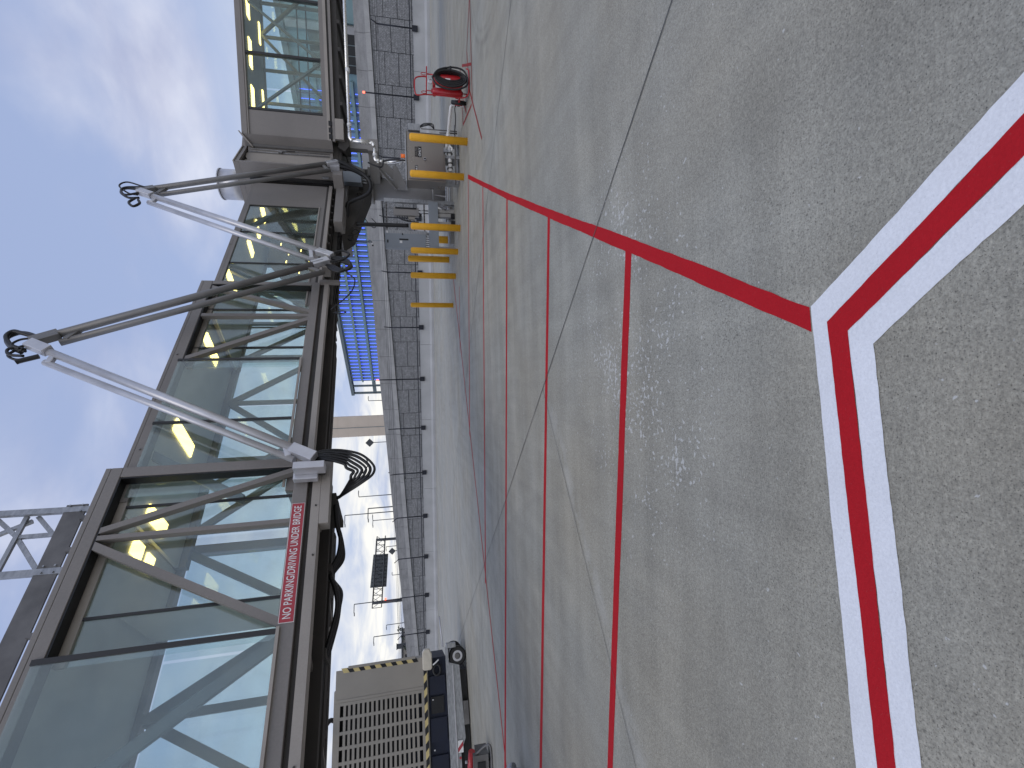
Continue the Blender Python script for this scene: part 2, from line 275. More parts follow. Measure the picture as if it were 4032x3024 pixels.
# ------------------------------------------------------------------ mesh helpers
def world_loc(o):
    v = Vector((0, 0, 0))
    while o is not None: v += Vector(o.location); o = o.parent
    return v
class MB:
    def __init__(s): s.v = []; s.f = []; s.smooth = set()
    def quad_strip(s, a, b):
        n = len(a); i0 = len(s.v); s.v += [tuple(p) for p in a]+[tuple(p) for p in b]
        for i in range(n): j = (i+1) % n; s.f.append((i0+i, i0+j, i0+n+j, i0+n+i))
        return i0
    def prism(s, poly, off):                                    # polygon (world points) pushed along a vector
        off = Vector(off); a = [Vector(p) for p in poly]; b = [p+off for p in a]; n = len(a)
        i0 = s.quad_strip(a, b); s.f.append(tuple(range(i0+n-1, i0-1, -1))); s.f.append(tuple(range(i0+n, i0+2*n)))
        return s
    def box(s, x0, x1, y0, y1, z0, z1):
        return s.prism([(x0, y0, z0), (x1, y0, z0), (x1, y1, z0), (x0, y1, z0)], (0, 0, z1-z0))
    def obox(s, p, ex, ey, ez):                                 # corner p and three edge vectors
        p = Vector(p); ex = Vector(ex); ey = Vector(ey)
        return s.prism([p, p+ex, p+ex+ey, p+ey], ez)
    def beam(s, a, b, w, h, up=(0, 0, 1)):                      # rectangular bar, w across, h along up
        a = Vector(a); b = Vector(b); d = (b-a).normalized(); u = Vector(up); r = d.cross(u)
        if r.length < 1e-5: r = d.cross(Vector((1, 0, 0)))
        r.normalize(); u = r.cross(d).normalized(); r *= w/2; u *= h/2
        return s.prism([a-r-u, a+r-u, a+r+u, a-r+u], b-a)
    def tube(s, pts, r, n=10, cap=True, closed=False):
        pts = [Vector(p) for p in pts]; rr = r if isinstance(r, (list, tuple)) else [r]*len(pts)
        prev = None; rings = []; N = len(pts)
        for i, p in enumerate(pts):
            if closed: d = pts[(i+1) % N]-pts[i-1]
            else: d = pts[min(i+1, N-1)]-pts[max(i-1, 0)]
            d.normalize()
            if prev is None:
                a = Vector((0, 0, 1)) if abs(d.z) < 0.9 else Vector((1, 0, 0)); u = d.cross(a).normalized()
            else: u = (prev-d*prev.dot(d)).normalized()
            prev = u; w = d.cross(u); i0 = len(s.v)
            for k in range(n):
                an = 2*math.pi*k/n; s.v.append(tuple(p+(u*math.cos(an)+w*math.sin(an))*rr[i]))
            rings.append(i0)
        M_ = N if closed else N-1
        for i in range(M_):
            a, b = rings[i], rings[(i+1) % N]
            for k in range(n):
                j = (k+1) % n; s.smooth.add(len(s.f)); s.f.append((a+k, a+j, b+j, b+k))
        if cap and not closed:
            s.f.append(tuple(range(rings[0]+n-1, rings[0]-1, -1))); s.f.append(tuple(range(rings[-1], rings[-1]+n)))
        return s
    def cyl(s, c, r, z0, z1, n=20, r2=None):
        return s.tube([(c[0], c[1], z0), (c[0], c[1], z1)], [r, r if r2 is None else r2], n)
    def mesh(s, name, m, org):
        me = bpy.data.meshes.new(name); o = Vector(org)
        me.from_pydata([tuple(Vector(p)-o) for p in s.v], [], s.f)
        for i, pl in enumerate(me.polygons):
            if i in s.smooth: pl.use_smooth = True
        bm = bmesh.new(); bm.from_mesh(me); bmesh.ops.recalc_face_normals(bm, faces=bm.faces); bm.to_mesh(me); bm.free()
        me.materials.append(MATS[m]); me.update(); return me
    def build(s, name, m, parent=None, org=None, bevel=0.0):
        if parent is not None: base = world_loc(parent)
        else: base = Vector((0, 0, 0))
        org = Vector(org) if org is not None else base
        ob = bpy.data.objects.new(name, s.mesh(name, m, org)); COL.objects.link(ob); ob.parent = parent; ob.location = org-base
        if bevel:
            b = ob.modifiers.new('bevel', 'BEVEL'); b.width = bevel; b.segments = 2; b.limit_method = 'ANGLE'; b.angle_limit = R_(40)
        return ob
def smooth_path(pts, k=6):                                      # Catmull-Rom through the points
    P = [Vector(p) for p in pts]; P = [P[0]*2-P[1]]+P+[P[-1]*2-P[-2]]; out = []
    for i in range(1, len(P)-2):
        for j in range(k):
            t = j/k; a, b, c, d = P[i-1:i+3]
            out.append(0.5*((2*b)+(c-a)*t+(2*a-5*b+4*c-d)*t*t+(3*b-a-3*c+d)*t**3))
    out.append(P[-2]); return out
def tag(o, label=None, cat=None, group=None, kind=None):
    if label: o['label'] = label
    if cat: o['category'] = cat
    if group: o['group'] = group
    if kind: o['kind'] = kind
    return o
def thing(name, loc, label, cat, group=None):
    o = bpy.data.objects.new(name, None); COL.objects.link(o); o.location = loc; o.empty_display_size = 0.3
    return tag(o, label, cat, group)
def text_mesh(name, body, m, parent, p0, ex, ez, height, width=None, nrm_off=0.002):
    """Flat lettering: p0 lower-left corner, ex reading direction, ez up; optional total width."""
    cu = bpy.data.curves.new(name, 'FONT'); cu.body = body; cu.size = 1.0; cu.offset = 0.008; cu.fill_mode = 'BOTH'
    tmp = bpy.data.objects.new('tmp', cu); COL.objects.link(tmp); bpy.context.view_layer.update()
    me = bpy.data.meshes.new_from_object(tmp.evaluated_get(bpy.context.evaluated_depsgraph_get())); bpy.data.objects.remove(tmp); bpy.data.curves.remove(cu)
    xs = [v.co.x for v in me.vertices]; ys = [v.co.y for v in me.vertices]; x0, x1, y0, y1 = min(xs), max(xs), min(ys), max(ys)
    ex = Vector(ex).normalized(); ez = Vector(ez).normalized(); nr = ex.cross(ez)
    sy = height/(y1-y0); sx = sy if width is None else width/(x1-x0); base = world_loc(parent)
    for v in me.vertices: v.co = Vector(p0)+ex*(v.co.x-x0)*sx+ez*(v.co.y-y0)*sy+nr*nrm_off-base
    me.name = name; me.materials.clear(); me.materials.append(MATS[m])
    o = bpy.data.objects.new(name, me); COL.objects.link(o); o.parent = parent; return o
def interp(tab, x):
    tab = sorted(tab)
    if x <= tab[0][0]: return tab[0][1]
    for (a, va), (b, vb) in zip(tab, tab[1:]):
        if x <= b: return va+(vb-va)*(x-a)/(b-a)
    return tab[-1][1]

# ------------------------------------------------------------------ ground
def zg(y):
    t = max(0, min(1, (y-15)/15)); return -0.65*t*t*(3-2*t)
gx = [-900, -120, -60, -30, -15, -8, -4, 0, 4, 8, 15, 30, 60, 120, 900]
gy = [-300, -60, -10, 0, 5, 10, 14]+[15+i for i in range(16)]+[34, 40, 60, 120, 400, 1500]
g = MB(); nx = len(gx)
for y in gy:
    for x in gx: g.v.append((x, y, zg(y)))
for j in range(len(gy)-1):
    for i in range(nx-1): g.f.append((j*nx+i, j*nx+i+1, (j+1)*nx+i+1, (j+1)*nx+i))
apron = tag(g.build('apron', 'apron'), 'grey concrete airport apron with painted red lines', kind='structure')
def ribbon(name, m, edges_a, edges_b, z=0.005, jit=0.0016, parent=apron, step=0.06):
    """Flat painted strip between two matching poly-lines; edges wobble a little like sprayed paint."""
    A = []; B = []
    for (a0, a1), (b0, b1) in zip(zip(edges_a, edges_a[1:]), zip(edges_b, edges_b[1:])):
        L = (Vector(a1)-Vector(a0)).length; n = max(1, min(160, int(L/step)))
        for i in range(n+1):
            t = i/n; A.append(Vector(a0).lerp(Vector(a1), t)); B.append(Vector(b0).lerp(Vector(b1), t))
    mb = MB(); n = len(A); w = random.uniform(0, 9)
    for i in range(n):
        for P, s in ((A, 1), (B, -1)):
            j = jit*(math.sin(i*0.31+w*s)+random.uniform(-1, 1)) if 0 < i < n-1 else 0
            dirn = (B[i]-A[i]).normalized(); q = P[i]+dirn*j
            mb.v.append((q.x, q.y, zg(q.y)+z))
    for i in range(n-1): mb.f.append((2*i, 2*i+1, 2*i+3, 2*i+2))
    return mb.build(name, m, parent)
def off_line(p, q, w):                                          # edges of a straight line of width w
    p = Vector(p); q = Vector(q); d = (q-p).normalized(); r = Vector((-d.y, d.x))*w/2
    return [p+r, q+r], [p-r, q-r]
# white / red / white chevron line
def ext(p, q, L):
    p = Vector(p); q = Vector(q); return q+(q-p).normalized()*L
E0 = [(0.660, 0.745), (0.236, 1.312), (-1.252, 1.192)]; E1 = [(0.567, 0.747), (0.176, 1.250), (-1.194, 1.121)]
E2 = [(0.475, 0.749), (0.139, 1.178), (-1.150, 1.067)]; E3 = [(0.369, 0.751), (0.091, 1.100), (-1.093, 0.997)]
ED = []
for e in (E0, E1, E2, E3):
    ED.append([ext(e[1], e[0], 2.5), Vector(e[1]), ext(e[1], e[2], 4.0)])
ribbon('white_line', 'white_paint', ED[0], ED[1], 0.0028, 0.0014, step=0.03)
ribbon('red_line', 'red_paint', ED[1], ED[2], 0.0040, 0.0010, step=0.03)
ribbon('white_line', 'white_paint', ED[2], ED[3], 0.0028, 0.0014, step=0.03)
# thick red boundary line and its hatch lines
TA = [(0.236, 1.318), (0.878, 2.591), (1.660, 4.190), (2.640, 6.150), (3.640, 8.090), (4.66, 10.05)]
TB = [(0.150, 1.313), (0.786, 2.597), (1.585, 4.215), (2.561, 6.170), (3.560, 8.110), (4.575, 10.085)]
ribbon('red_line', 'red_paint', TA, TB, 0.0022, 0.002)
ribbon('red_line', 'red_paint', [(0.840, 2.673), (-6.0, 3.635)], [(0.815, 2.589), (-5.9, 3.530)], 0.0012)
ribbon('red_line', 'red_paint', [(1.640, 4.290), (-8.9, 5.87)], [(1.610, 4.217), (-8.8, 5.74)], 0.0012)
ribbon('red_line', 'red_paint', [(2.600, 6.151), (-8.9, 7.96)], [(2.570, 6.076), (-8.8, 7.81)], 0.0012)
ribbon('red_line', 'red_paint', [(3.610, 8.141), (-4.05, 9.20)], [(3.580, 8.071), (-3.95, 9.08)], 0.0012)
ribbon('red_line', 'red_paint', [(4.555, 10.09), (-1.27, 11.13)], [(4.530, 10.02), (-1.17, 11.02)], 0.0012)
a, b = off_line((3.3, 14.1), (-8.6, 5.75), 0.07); ribbon('red_line', 'red_paint', a, b, 0.0032)
a, b = off_line((2.7, 12.5), (0.9, 12.75), 0.06); ribbon('red_line', 'red_paint', a, b, 0.0012)
# faded box painted round the fire extinguisher
for p, q, z in (((4.40, 8.07), (6.14, 9.45), .0034), ((6.14, 9.45), (7.13, 9.69), .0038), ((5.69, 9.20), (6.10, 10.67), .0042), ((6.43, 9.08), (7.41, 10.56), .0046),
             ((6.10, 10.67), (7.6, 10.9), .0050), ((5.69, 9.08), (9.4, 9.02), .0054), ((7.13, 9.69), (8.6, 8.4), .0042), ((6.03, 10.05), (6.60, 10.54), .0058)):
    a, b = off_line(p, q, 0.055); ribbon('red_line', 'red_faded', a, b, z)
# joints between the concrete slabs
JD = Vector((-0.615, 0.788)); JN = Vector((0.788, 0.615))
def joint(p, q, w=0.012, z=0.0045): a, b = off_line(p, q, w); ribbon('joint_sealant', 'sealant', a, b, z, 0.0012, step=0.15)
for n_, z in ((2.80, 0.0052), (7.2, 0.0052), (11.6, 0.0052), (16.0, 0.0052), (20.4, 0.0052), (24.8, 0.0052)):
    p = JN*n_; joint(p+JD*-7, p+JD*26, 0.009 if n_ < 7 else 0.012, z)
for k in range(0, 6):
    p = JD*(3.68+4.45*k); joint(p+JN*2.79, p+JN*(-9 if k == 0 else -14), 0.005, 0.0062)
for k in (2, 3, 4, 5): p = JD*(1.0+4.45*k); joint(p+JN*7.3, p+JN*30, 0.012, 0.0062)

# ------------------------------------------------------------------ boarding bridge frame of reference
AZ = R_(46.3); DB = Vector((math.sin(AZ), math.cos(AZ), 0)); NB = Vector((math.cos(AZ), -math.sin(AZ), 0)); RC = Vector((6.45, 15.42, 0))
def B(s, t, z): v = RC-DB*s+NB*t; return Vector((v.x, v.y, z-0.047*s))       # along, across (towards camera +), height
def bb(mb, s0, s1, t0, t1, z0, z1):                                         # box in bridge coordinates
    mb.prism([B(s0, t0, z0), B(s1, t0, z0), B(s1, t1, z0), B(s0, t1, z0)], (0, 0, z1-z0)); return mb
def bprism(mb, poly, t0, t1):                                               # polygon in (s, z) pushed across
    mb.prism([B(s, t0, z) for s, z in poly], NB*(t1-t0)); return mb
bridge = thing('boarding_bridge', (RC.x-DB.x*9, RC.y-DB.y*9, 0), 'long taupe passenger boarding bridge of three telescoping glass tunnels overhead', 'boarding bridge')
def pane(par, s0, s1, z0, z1, t, m='glass'): bb(MB(), s0, s1, t-0.006, t+0.006, z0, z1).build('glass_pane', m, par)
def mull(par, s, z0, z1, t, w=0.035, d=0.03, m='frame_dark'): bb(MB(), s-w/2, s+w/2, t-d/2, t+d/2, z0, z1).build('mullion', m, par)
def brace(par, a, b, t, w=0.09, d=0.08, m='bridge', name='brace'):
    (s0, z0), (s1, z1) = a, b; d_ = Vector((s1-s0, z1-z0)); L = d_.length; d_ /= L; n = Vector((-d_.y, d_.x))*w/2
    # trim so the ends stay parallel to the chord
    if abs(d_.y) > 0.2: k = w/2/abs(d_.y); poly = [(s0-k, z0), (s0+k, z0), (s1+k, z1), (s1-k, z1)]
    else: poly = [(s0+n.x, z0+n.y), (s0-n.x, z0-n.y), (s1-n.x, z1-n.y), (s1+n.x, z1+n.y)]
    return bprism(MB(), poly, t-d/2, t+d/2).build(name, m, par)
def lamp(par, s0, s1, t0, t1, z): bb(MB(), s0, s1, t0, t1, z-0.03, z-0.004).build('ceiling_lamp_or_reflection', 'lamp_panel', par)

# --- innermost tunnel, next to the rotunda
tc_ = MB(); w = 0.9
bb(tc_, 2.05, 7.5, -w, w, 5.37, 5.43)                                        # roof
for sg in (1, -1):
    a0, a1 = (w-0.07, w) if sg > 0 else (-w, -w+0.07)
    bb(tc_, 2.1, 3.36, a0, a1, 3.557, 5.367)                                 # solid end panel
    bb(tc_, 3.363, 7.5, a0, a1, 5.30, 5.367); bb(tc_, 3.363, 7.5, a0, a1, 3.557, 3.66)
t_in = tc_.build('tunnel_section', 'bridge', bridge); t_in['label'] = 'smallest tunnel section beside the rotunda'
bb(MB(), 2.05, 7.5, -w+0.08, w-0.08, 3.44, 3.55).build('floor', 'floor_in', t_in)
bb(MB(), 2.05, 7.5, -w+0.08, w-0.08, 5.345, 5.366).build('ceiling', 'ceiling', t_in)
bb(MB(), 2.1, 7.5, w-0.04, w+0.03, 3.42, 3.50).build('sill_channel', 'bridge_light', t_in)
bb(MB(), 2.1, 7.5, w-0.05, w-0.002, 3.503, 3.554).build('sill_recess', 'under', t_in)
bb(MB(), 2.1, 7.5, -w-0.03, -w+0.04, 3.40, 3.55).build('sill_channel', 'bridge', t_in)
bb(MB(), 3.37, 7.5, w-0.02, w+0.02, 3.663, 3.69).build('glazing_bead', 'bridge_light', t_in)
for s0, s1 in ((3.38, 4.66), (4.70, 5.98), (6.02, 7.3)):
    pane(t_in, s0, s1, 3.692, 5.298, w-0.03); pane(t_in, s0, s1, 3.66, 5.298, -w+0.03, 'glass_far')
for s in (3.37, 4.68, 6.0): mull(t_in, s, 3.692, 5.298, w-0.025); mull(t_in, s, 3.66, 5.298, -w+0.03)
for s, z0, s1, z1 in ((3.42, 4.75, 4.45, 5.3), (6.05, 5.3, 7.3, 3.7)):
    brace(t_in, (s, z0), (s1, z1), w-0.16, 0.11, 0.07, 'inner_grey')
for s, z0, s1, z1 in ((3.4, 3.7, 4.68, 5.3), (4.68, 5.3, 6.0, 3.7), (6.0, 3.7, 7.3, 5.3)): brace(t_in, (s, z0), (s1, z1), -w+0.14, 0.10, 0.06, 'inner_grey')
for s in (3.4, 4.7, 6.0, 7.2): brace(t_in, (s, 3.66), (s, 5.3), -w+0.14, 0.08, 0.06, 'inner_grey')
dvp = bprism(MB(), [(2.2, 3.6), (6.2, 3.6), (5.4, 4.4), (4.4, 4.75), (3.6, 5.2), (2.2, 5.3)], -0.62, -0.58).build('dark_view_panel', 'inner_dark', t_in)  # added dark panel standing in for the unlit rotunda interior
for s_, z_ in ((2.6, 4.95), (3.1, 4.7), (3.5, 4.72), (2.9, 4.4), (4.0, 4.35), (3.4, 4.15), (4.6, 4.2), (3.9, 3.95), (4.9, 3.95), (5.2, 4.05)): bb(MB(), s_, s_+0.12, -0.577, -0.57, z_, z_+0.025).build('far_light', 'lamp_panel', dvp)  # glowing strips on that panel imitate terminal lights showing in the glass
for s0, s1, t0, t1 in ((2.0, 2.35, -0.13, 0.31), (4.07, 4.3, -0.03, 0.40), (6.05, 6.27, 0.2, 0.74), (3.05, 3.3, -0.1, 0.35)): lamp(t_in, s0, s1, t0, t1, 5.345)
for k in range(14):
    s = 2.3+k*0.38; bb(MB(), s, s+0.07, -w+0.05, w-0.06, 3.36, 3.43).build('floor_beam', 'under', t_in)
for t, z in ((-0.5, 3.33), (0.5, 3.28)): bb(MB(), 2.05, 7.5, t-0.05, t+0.05, z, 3.358).build('floor_girder', 'under', t_in)

# --- middle tunnel
tb_ = MB(); w = 1.05
bb(tb_, 6.93, 11.75, -w, w, 5.52, 5.57)
for sg in (1, -1):
    a0, a1 = (w-0.14, w) if sg > 0 else (-w, -w+0.14)
    bb(tb_, 6.93, 11.75, a0, a1, 5.37, 5.518)                                 # head beam
    bb(tb_, 6.93, 11.75, a0, a1, 3.425, 3.57)                                 # foot beam
    bb(tb_, 6.93, 7.03, a0, a1, 3.572, 5.368)                                 # end post
t_mid = tb_.build('tunnel_section', 'bridge', bridge, bevel=0.006); t_mid['label'] = 'middle tunnel section with one exposed truss bay'
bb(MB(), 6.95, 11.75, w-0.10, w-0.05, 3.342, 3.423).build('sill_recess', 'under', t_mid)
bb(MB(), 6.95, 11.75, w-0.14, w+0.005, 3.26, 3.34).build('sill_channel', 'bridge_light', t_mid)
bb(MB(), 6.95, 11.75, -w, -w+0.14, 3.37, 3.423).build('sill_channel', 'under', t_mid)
bb(MB(), 6.95, 11.75, -w+0.15, w-0.15, 3.44, 3.56).build('floor', 'floor_in', t_mid)
bb(MB(), 6.95, 11.75, -w+0.15, w-0.15, 5.47, 5.516).build('ceiling', 'ceiling', t_mid)
bb(MB(), 6.9, 6.99, w-0.02, w+0.05, 3.05, 3.43).build('end_plate', 'bridge', t_mid)
pane(t_mid, 7.05, 7.62, 3.6, 5.36, w-0.17); pane(t_mid, 7.66, 8.70, 3.6, 5.36, w-0.17); pane(t_mid, 8.74, 9.2, 3.6, 5.36, w-0.17)
for s in (7.64, 8.72): mull(t_mid, s, 3.6, 5.36, w-0.165)
bb(MB(), 7.04, 9.2, w-0.20, w-0.15, 5.28, 5.368).build('glazing_bead', 'bridge_light', t_mid)
bb(MB(), 7.04, 9.2, w-0.20, w-0.15, 3.572, 3.62).build('glazing_bead', 'bridge_light', t_mid)
bb(MB(), 7.04, 9.19, w-0.135, w-0.01, 5.352, 5.368).build('head_shade', 'black', t_mid)  # black strip standing in for the shadow gap under the head beam
bb(MB(), 7.035, 7.05, w-0.13, w-0.01, 3.60, 5.35).build('jamb_shade', 'black', t_mid)  # black strip carries the same painted shade down the end post
brace(t_mid, (7.12, 5.35), (7.86, 3.571), w-0.045, 0.075, 0.08); brace(t_mid, (7.99, 3.571), (7.99, 5.35), w-0.045, 0.075, 0.08); brace(t_mid, (8.09, 3.571), (9.13, 5.35), w-0.045, 0.085, 0.08)
for s0, s1 in ((9.22, 10.49), (10.53, 11.7)):
    pane(t_mid, s0, s1, 3.61, 5.41, w+0.012)
for s in (9.20, 10.51): mull(t_mid, s, 3.59, 5.42, w+0.012, 0.04)
bb(MB(), 9.19, 11.7, w+0.002, w+0.03, 3.575, 3.605).build('glazing_bead', 'bridge_light', t_mid)
for s0, s1 in ((7.05, 8.4), (8.44, 9.8), (9.84, 11.2)): pane(t_mid, s0, s1, 3.6, 5.36, -w+0.10, 'glass_far')
for s, z0, s1, z1 in ((7.05, 3.6, 8.42, 5.35), (8.42, 5.35, 9.82, 3.6), (9.82, 3.6, 11.2, 5.35)): brace(t_mid, (s, z0), (s1, z1), -w+0.17, 0.10, 0.07, 'inner_grey')
for s in (7.08, 8.42, 9.82, 11.2): brace(t_mid, (s, 3.6), (s, 5.36), -w+0.18, 0.09, 0.05, 'inner_grey')
brace(t_mid, (10.95, 5.36), (11.75, 4.1), w-0.17, 0.12, 0.06, 'inner_grey'); brace(t_mid, (9.3, 3.6), (10.45, 5.36), -w+0.26, 0.07, 0.04, 'inner_grey')
for s0, s1, t0, t1 in ((7.83, 8.06, -0.17, 0.5), (9.92, 10.15, -0.26, 0.48), (11.4, 11.6, -0.2, 0.4)): lamp(t_mid, s0, s1, t0, t1, 5.47)
for k in range(11):
    s = 7.15+k*0.43; bb(MB(), s, s+0.08, -w+0.14, w-0.15, 3.36, 3.437).build('floor_beam', 'under', t_mid)
for t, z in ((-0.55, 3.31), (-0.1, 3.26), (0.5, 3.20)): bb(MB(), 7.0, 11.75, t-0.05, t+0.05, z, 3.358).build('floor_girder', 'under', t_mid)

# --- outermost tunnel, nearest the camera
ta_ = MB(); w = 1.2; SE = 19.0
bb(ta_, 11.34, SE, -w, w, 5.60, 5.66)
for sg in (1, -1):
    a0, a1 = (w-0.16, w) if sg > 0 else (-w, -w+0.16)
    bb(ta_, 11.34, SE, a0, a1, 5.47, 5.598); bb(ta_, 11.34, SE, a0, a1, 3.262, 3.43); bb(ta_, 11.34, 11.48, a0, a1, 3.432, 5.468)
t_out = ta_.build('tunnel_section', 'bridge', bridge, bevel=0.007); t_out['label'] = 'largest tunnel section with the red warning sign'
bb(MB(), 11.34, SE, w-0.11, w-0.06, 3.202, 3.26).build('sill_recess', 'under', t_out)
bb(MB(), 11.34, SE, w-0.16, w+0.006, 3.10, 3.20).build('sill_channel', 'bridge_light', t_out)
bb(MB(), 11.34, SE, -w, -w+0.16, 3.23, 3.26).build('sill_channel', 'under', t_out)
bb(MB(), 11.4, SE, -w+0.17, w-0.17, 3.28, 3.42).build('floor', 'floor_in', t_out)
bb(MB(), 11.4, SE, -w+0.17, w-0.17, 5.545, 5.597).build('ceiling', 'ceiling', t_out)
for s0, s1 in ((11.5, 11.80), (11.83, 13.10), (13.13, 13.56)): pane(t_out, s0, s1, 3.46, 5.40, w-0.19)
for s in (11.815, 13.115): mull(t_out, s, 3.46, 5.40, w-0.185, 0.03)
bb(MB(), 11.5, 13.56, w-0.22, w-0.165, 5.37, 5.469).build('glazing_bead', 'bridge_light', t_out)
bb(MB(), 11.5, 13.56, w-0.22, w-0.165, 3.432, 3.475).build('glazing_bead', 'bridge_light', t_out)
bb(MB(), 11.49, 13.5, w-0.155, w-0.01, 5.452, 5.468).build('head_shade', 'black', t_out)  # shadow under the outer head beam, put in as a black strip
bb(MB(), 11.482, 11.50, w-0.15, w-0.01, 3.48, 5.45).build('jamb_shade', 'black', t_out)  # shade beside the outer end post, also a black strip
brace(t_out, (11.52, 3.431), (12.20, 5.45), w-0.05, 0.07, 0.09); brace(t_out, (12.27, 3.431), (12.29, 5.45), w-0.05, 0.055, 0.09); brace(t_out, (12.38, 5.45), (13.44, 3.431), w-0.05, 0.085, 0.09)
for s0, s1 in ((13.56, 16.2), (16.24, 18.9)): pane(t_out, s0, s1, 3.435, 5.545, w+0.013)
for s in (13.54, 16.22): mull(t_out, s, 3.432, 5.55, w+0.013, 0.05)
bb(MB(), 13.5, SE, w+0.002, w+0.03, 3.40, 3.432).build('glazing_bead', 'bridge_light', t_out)
for s0, s1 in ((11.5, 13.0), (13.04, 14.5), (14.54, 16.0), (16.04, 17.5), (17.54, 18.9)): pane(t_out, s0, s1, 3.46, 5.4, -w+0.12, 'glass_far')
prev = (11.5, 5.4)
for k, s in enumerate((12.6, 13.7, 14.8, 15.9, 17.0, 18.1)):
    nxt = (s, 3.46 if k % 2 == 0 else 5.4); brace(t_out, prev, nxt, -w+0.2, 0.12, 0.08, 'inner_grey'); prev = nxt
    brace(t_out, (s, 3.46), (s, 5.4), -w+0.29, 0.10, 0.06, 'inner_grey')
for a_, b_ in (((13.6, 3.46), (14.9, 5.45)), ((14.9, 5.45), (16.2, 3.46)), ((16.2, 3.46), (17.5, 5.45))): brace(t_out, a_, b_, w-0.17, 0.11, 0.07, 'inner_grey')
bb(MB(), 12.75, 12.80, -w+0.32, -w+1.35, 3.46, 5.5).build('service_door', 'ceiling', t_out)
for s0, s1, t0, t1 in ((11.85, 12.06, 0.05, 0.33), (11.87, 12.05, -0.3, -0.08), (14.6, 14.85, -0.2, 0.4)): lamp(t_out, s0, s1, t0, t1, 5.545)
for k in range(17):
    s = 11.5+k*0.44; bb(MB(), s, s+0.08, -w+0.16, w-0.17, 3.22, 3.278).build('floor_beam', 'under', t_out)
for t, z in ((-0.6, 3.18), (-0.1, 3.12), (0.55, 3.06)): bb(MB(), 11.4, SE, t-0.05, t+0.05, z, 3.218).build('floor_girder', 'under', t_out)
for (s0, t0, s1, t1) in ((11.9, 1.05, 12.9, -0.9), (12.9, -0.9, 13.6, 0.95), (13.6, 0.95, 14.6, -0.9)): MB().beam(B(s0, t0, 3.17), B(s1, t1, 3.20), 0.05, 0.035).build('wind_brace', 'bridge', t_out)
bb(MB(), 11.34, 12.35, w-0.17, w+0.004, 2.985, 3.097).build('wear_plate', 'bridge_light', t_out)
# bolts on the channel and the beams
for s, z, t in ((12.1, 3.14, 1.21), (12.75, 3.13, 1.21), (14.7, 3.15, 1.21)):
    bprism(MB(), [(s+0.012*math.cos(k*math.pi/3), z+0.012*math.sin(k*math.pi/3)) for k in range(6)], t-0.006, t+0.008).build('bolt', 'under', t_out)
for s, z in ((9.05, 5.47), (10.95, 5.46), (5.3, 5.40)):
    t = 1.06 if s > 6.9 else 0.91
    bprism(MB(), [(s+0.014*math.cos(k*math.pi/3), z+0.014*math.sin(k*math.pi/3)) for k in range(6)], t-0.014, t+0.006).build('bolt', 'silver_dark', t_mid if s > 6.9 else t_in)
# roof kerb of galvanised plate and the lattice frame standing on it
kerb = bb(MB(), 11.72, SE, 1.0, 1.02, 5.80, 6.02).build('roof_kerb', 'galv_dark', t_out)
for s in (11.9, 12.3, 13.2, 14.4): bb(MB(), s, s+0.05, 1.0, 1.06, 5.66, 5.799).build('kerb_foot', 'galv_dark', t_out)
rail = MB().beam(B(11.79, 1.0, 5.66), B(11.76, 1.0, 7.2), 0.07, 0.05, NB).build('roof_frame', 'galv', bridge)
MB().beam(B(12.55, 1.0, 5.66), B(12.52, 1.0, 7.2), 0.07, 0.05, NB).build('frame_post', 'galv', rail)
for a_, b_, t_ in (((11.80, 6.42), (12.50, 6.42), 0.955), ((12.06, 6.02), (12.06, 6.42), 0.945), ((11.85, 6.36), (12.30, 7.2), 0.925), ((12.04, 6.44), (12.50, 6.05), 0.935), ((12.04, 6.44), (11.8, 6.72), 0.935), ((11.8, 6.32), (12.1, 6.03), 0.93), ((11.8, 6.9), (12.5, 6.9), 0.955)):
    MB().beam(B(a_[0], t_, a_[1]), B(b_[0], t_, b_[1]), 0.045, 0.035, NB).build('frame_bar', 'galv', rail)
for s, z in ((11.74, 5.84), (11.82, 5.84), (11.74, 5.97), (12.49, 5.84), (12.56, 5.84), (12.49, 5.95), (12.56, 5.95)):
    bprism(MB(), [(s+0.011*math.cos(k*math.pi/3), z+0.011*math.sin(k*math.pi/3)) for k in range(6)], 1.03, 1.045).build('bolt', 'galv', rail)
# small camera and cables hanging under the inner tunnel
cb = thing('hanging_camera', (3.9, 12.8, 2.3), 'small white camera on black cable hanging below the inner tunnel', 'camera')
MB().tube(smooth_path([(x, 12.8, z) for x, z in ((4.02, 3.18), (4.06, 2.89), (4.12, 2.69), (4.18, 2.61), (4.25, 2.71), (4.14, 2.79), (4.05, 2.76), (3.92, 2.83), (3.99, 2.89), (3.93, 2.80), (3.91, 2.45), (3.95, 2.34))]), 0.011, 6).build('cable', 'rubber', cb)
MB().tube([(3.96, 12.8, 2.36), (3.90, 12.8, 2.30)], 0.04, 10).build('housing', 'elec_grey', cb)
MB().tube([(3.88, 12.79, 2.33), (3.86, 12.79, 2.245)], 0.03, 10).build('camera_body', 'white', cb)
MB().tube([(3.845, 12.79, 2.27), (3.82, 12.79, 2.25)], 0.022, 10).build('lens', 'black', cb)

# ------------------------------------------------------------------ warning sign
sg = thing('warning_sign', B(12.76, 1.205, 3.27), 'red NO PARKING/DRIVING UNDER BRIDGE sign along the bridge beam', 'sign')
bb(MB(), 12.05, 13.47, 1.203, 1.209, 3.268, 3.424).build('plate_border', 'white', sg)
bb(MB(), 12.056, 13.464, 1.2095, 1.2115, 3.274, 3.418).build('plate', 'red_sign', sg)
text_mesh('lettering', 'NO PARKING/DRIVING UNDER BRIDGE', 'white', sg, B(13.43, 1.2115, 3.305), B(12.0, 0, 0)-B(13.0, 0, 0), (0, 0, 1), 0.085, 1.34)

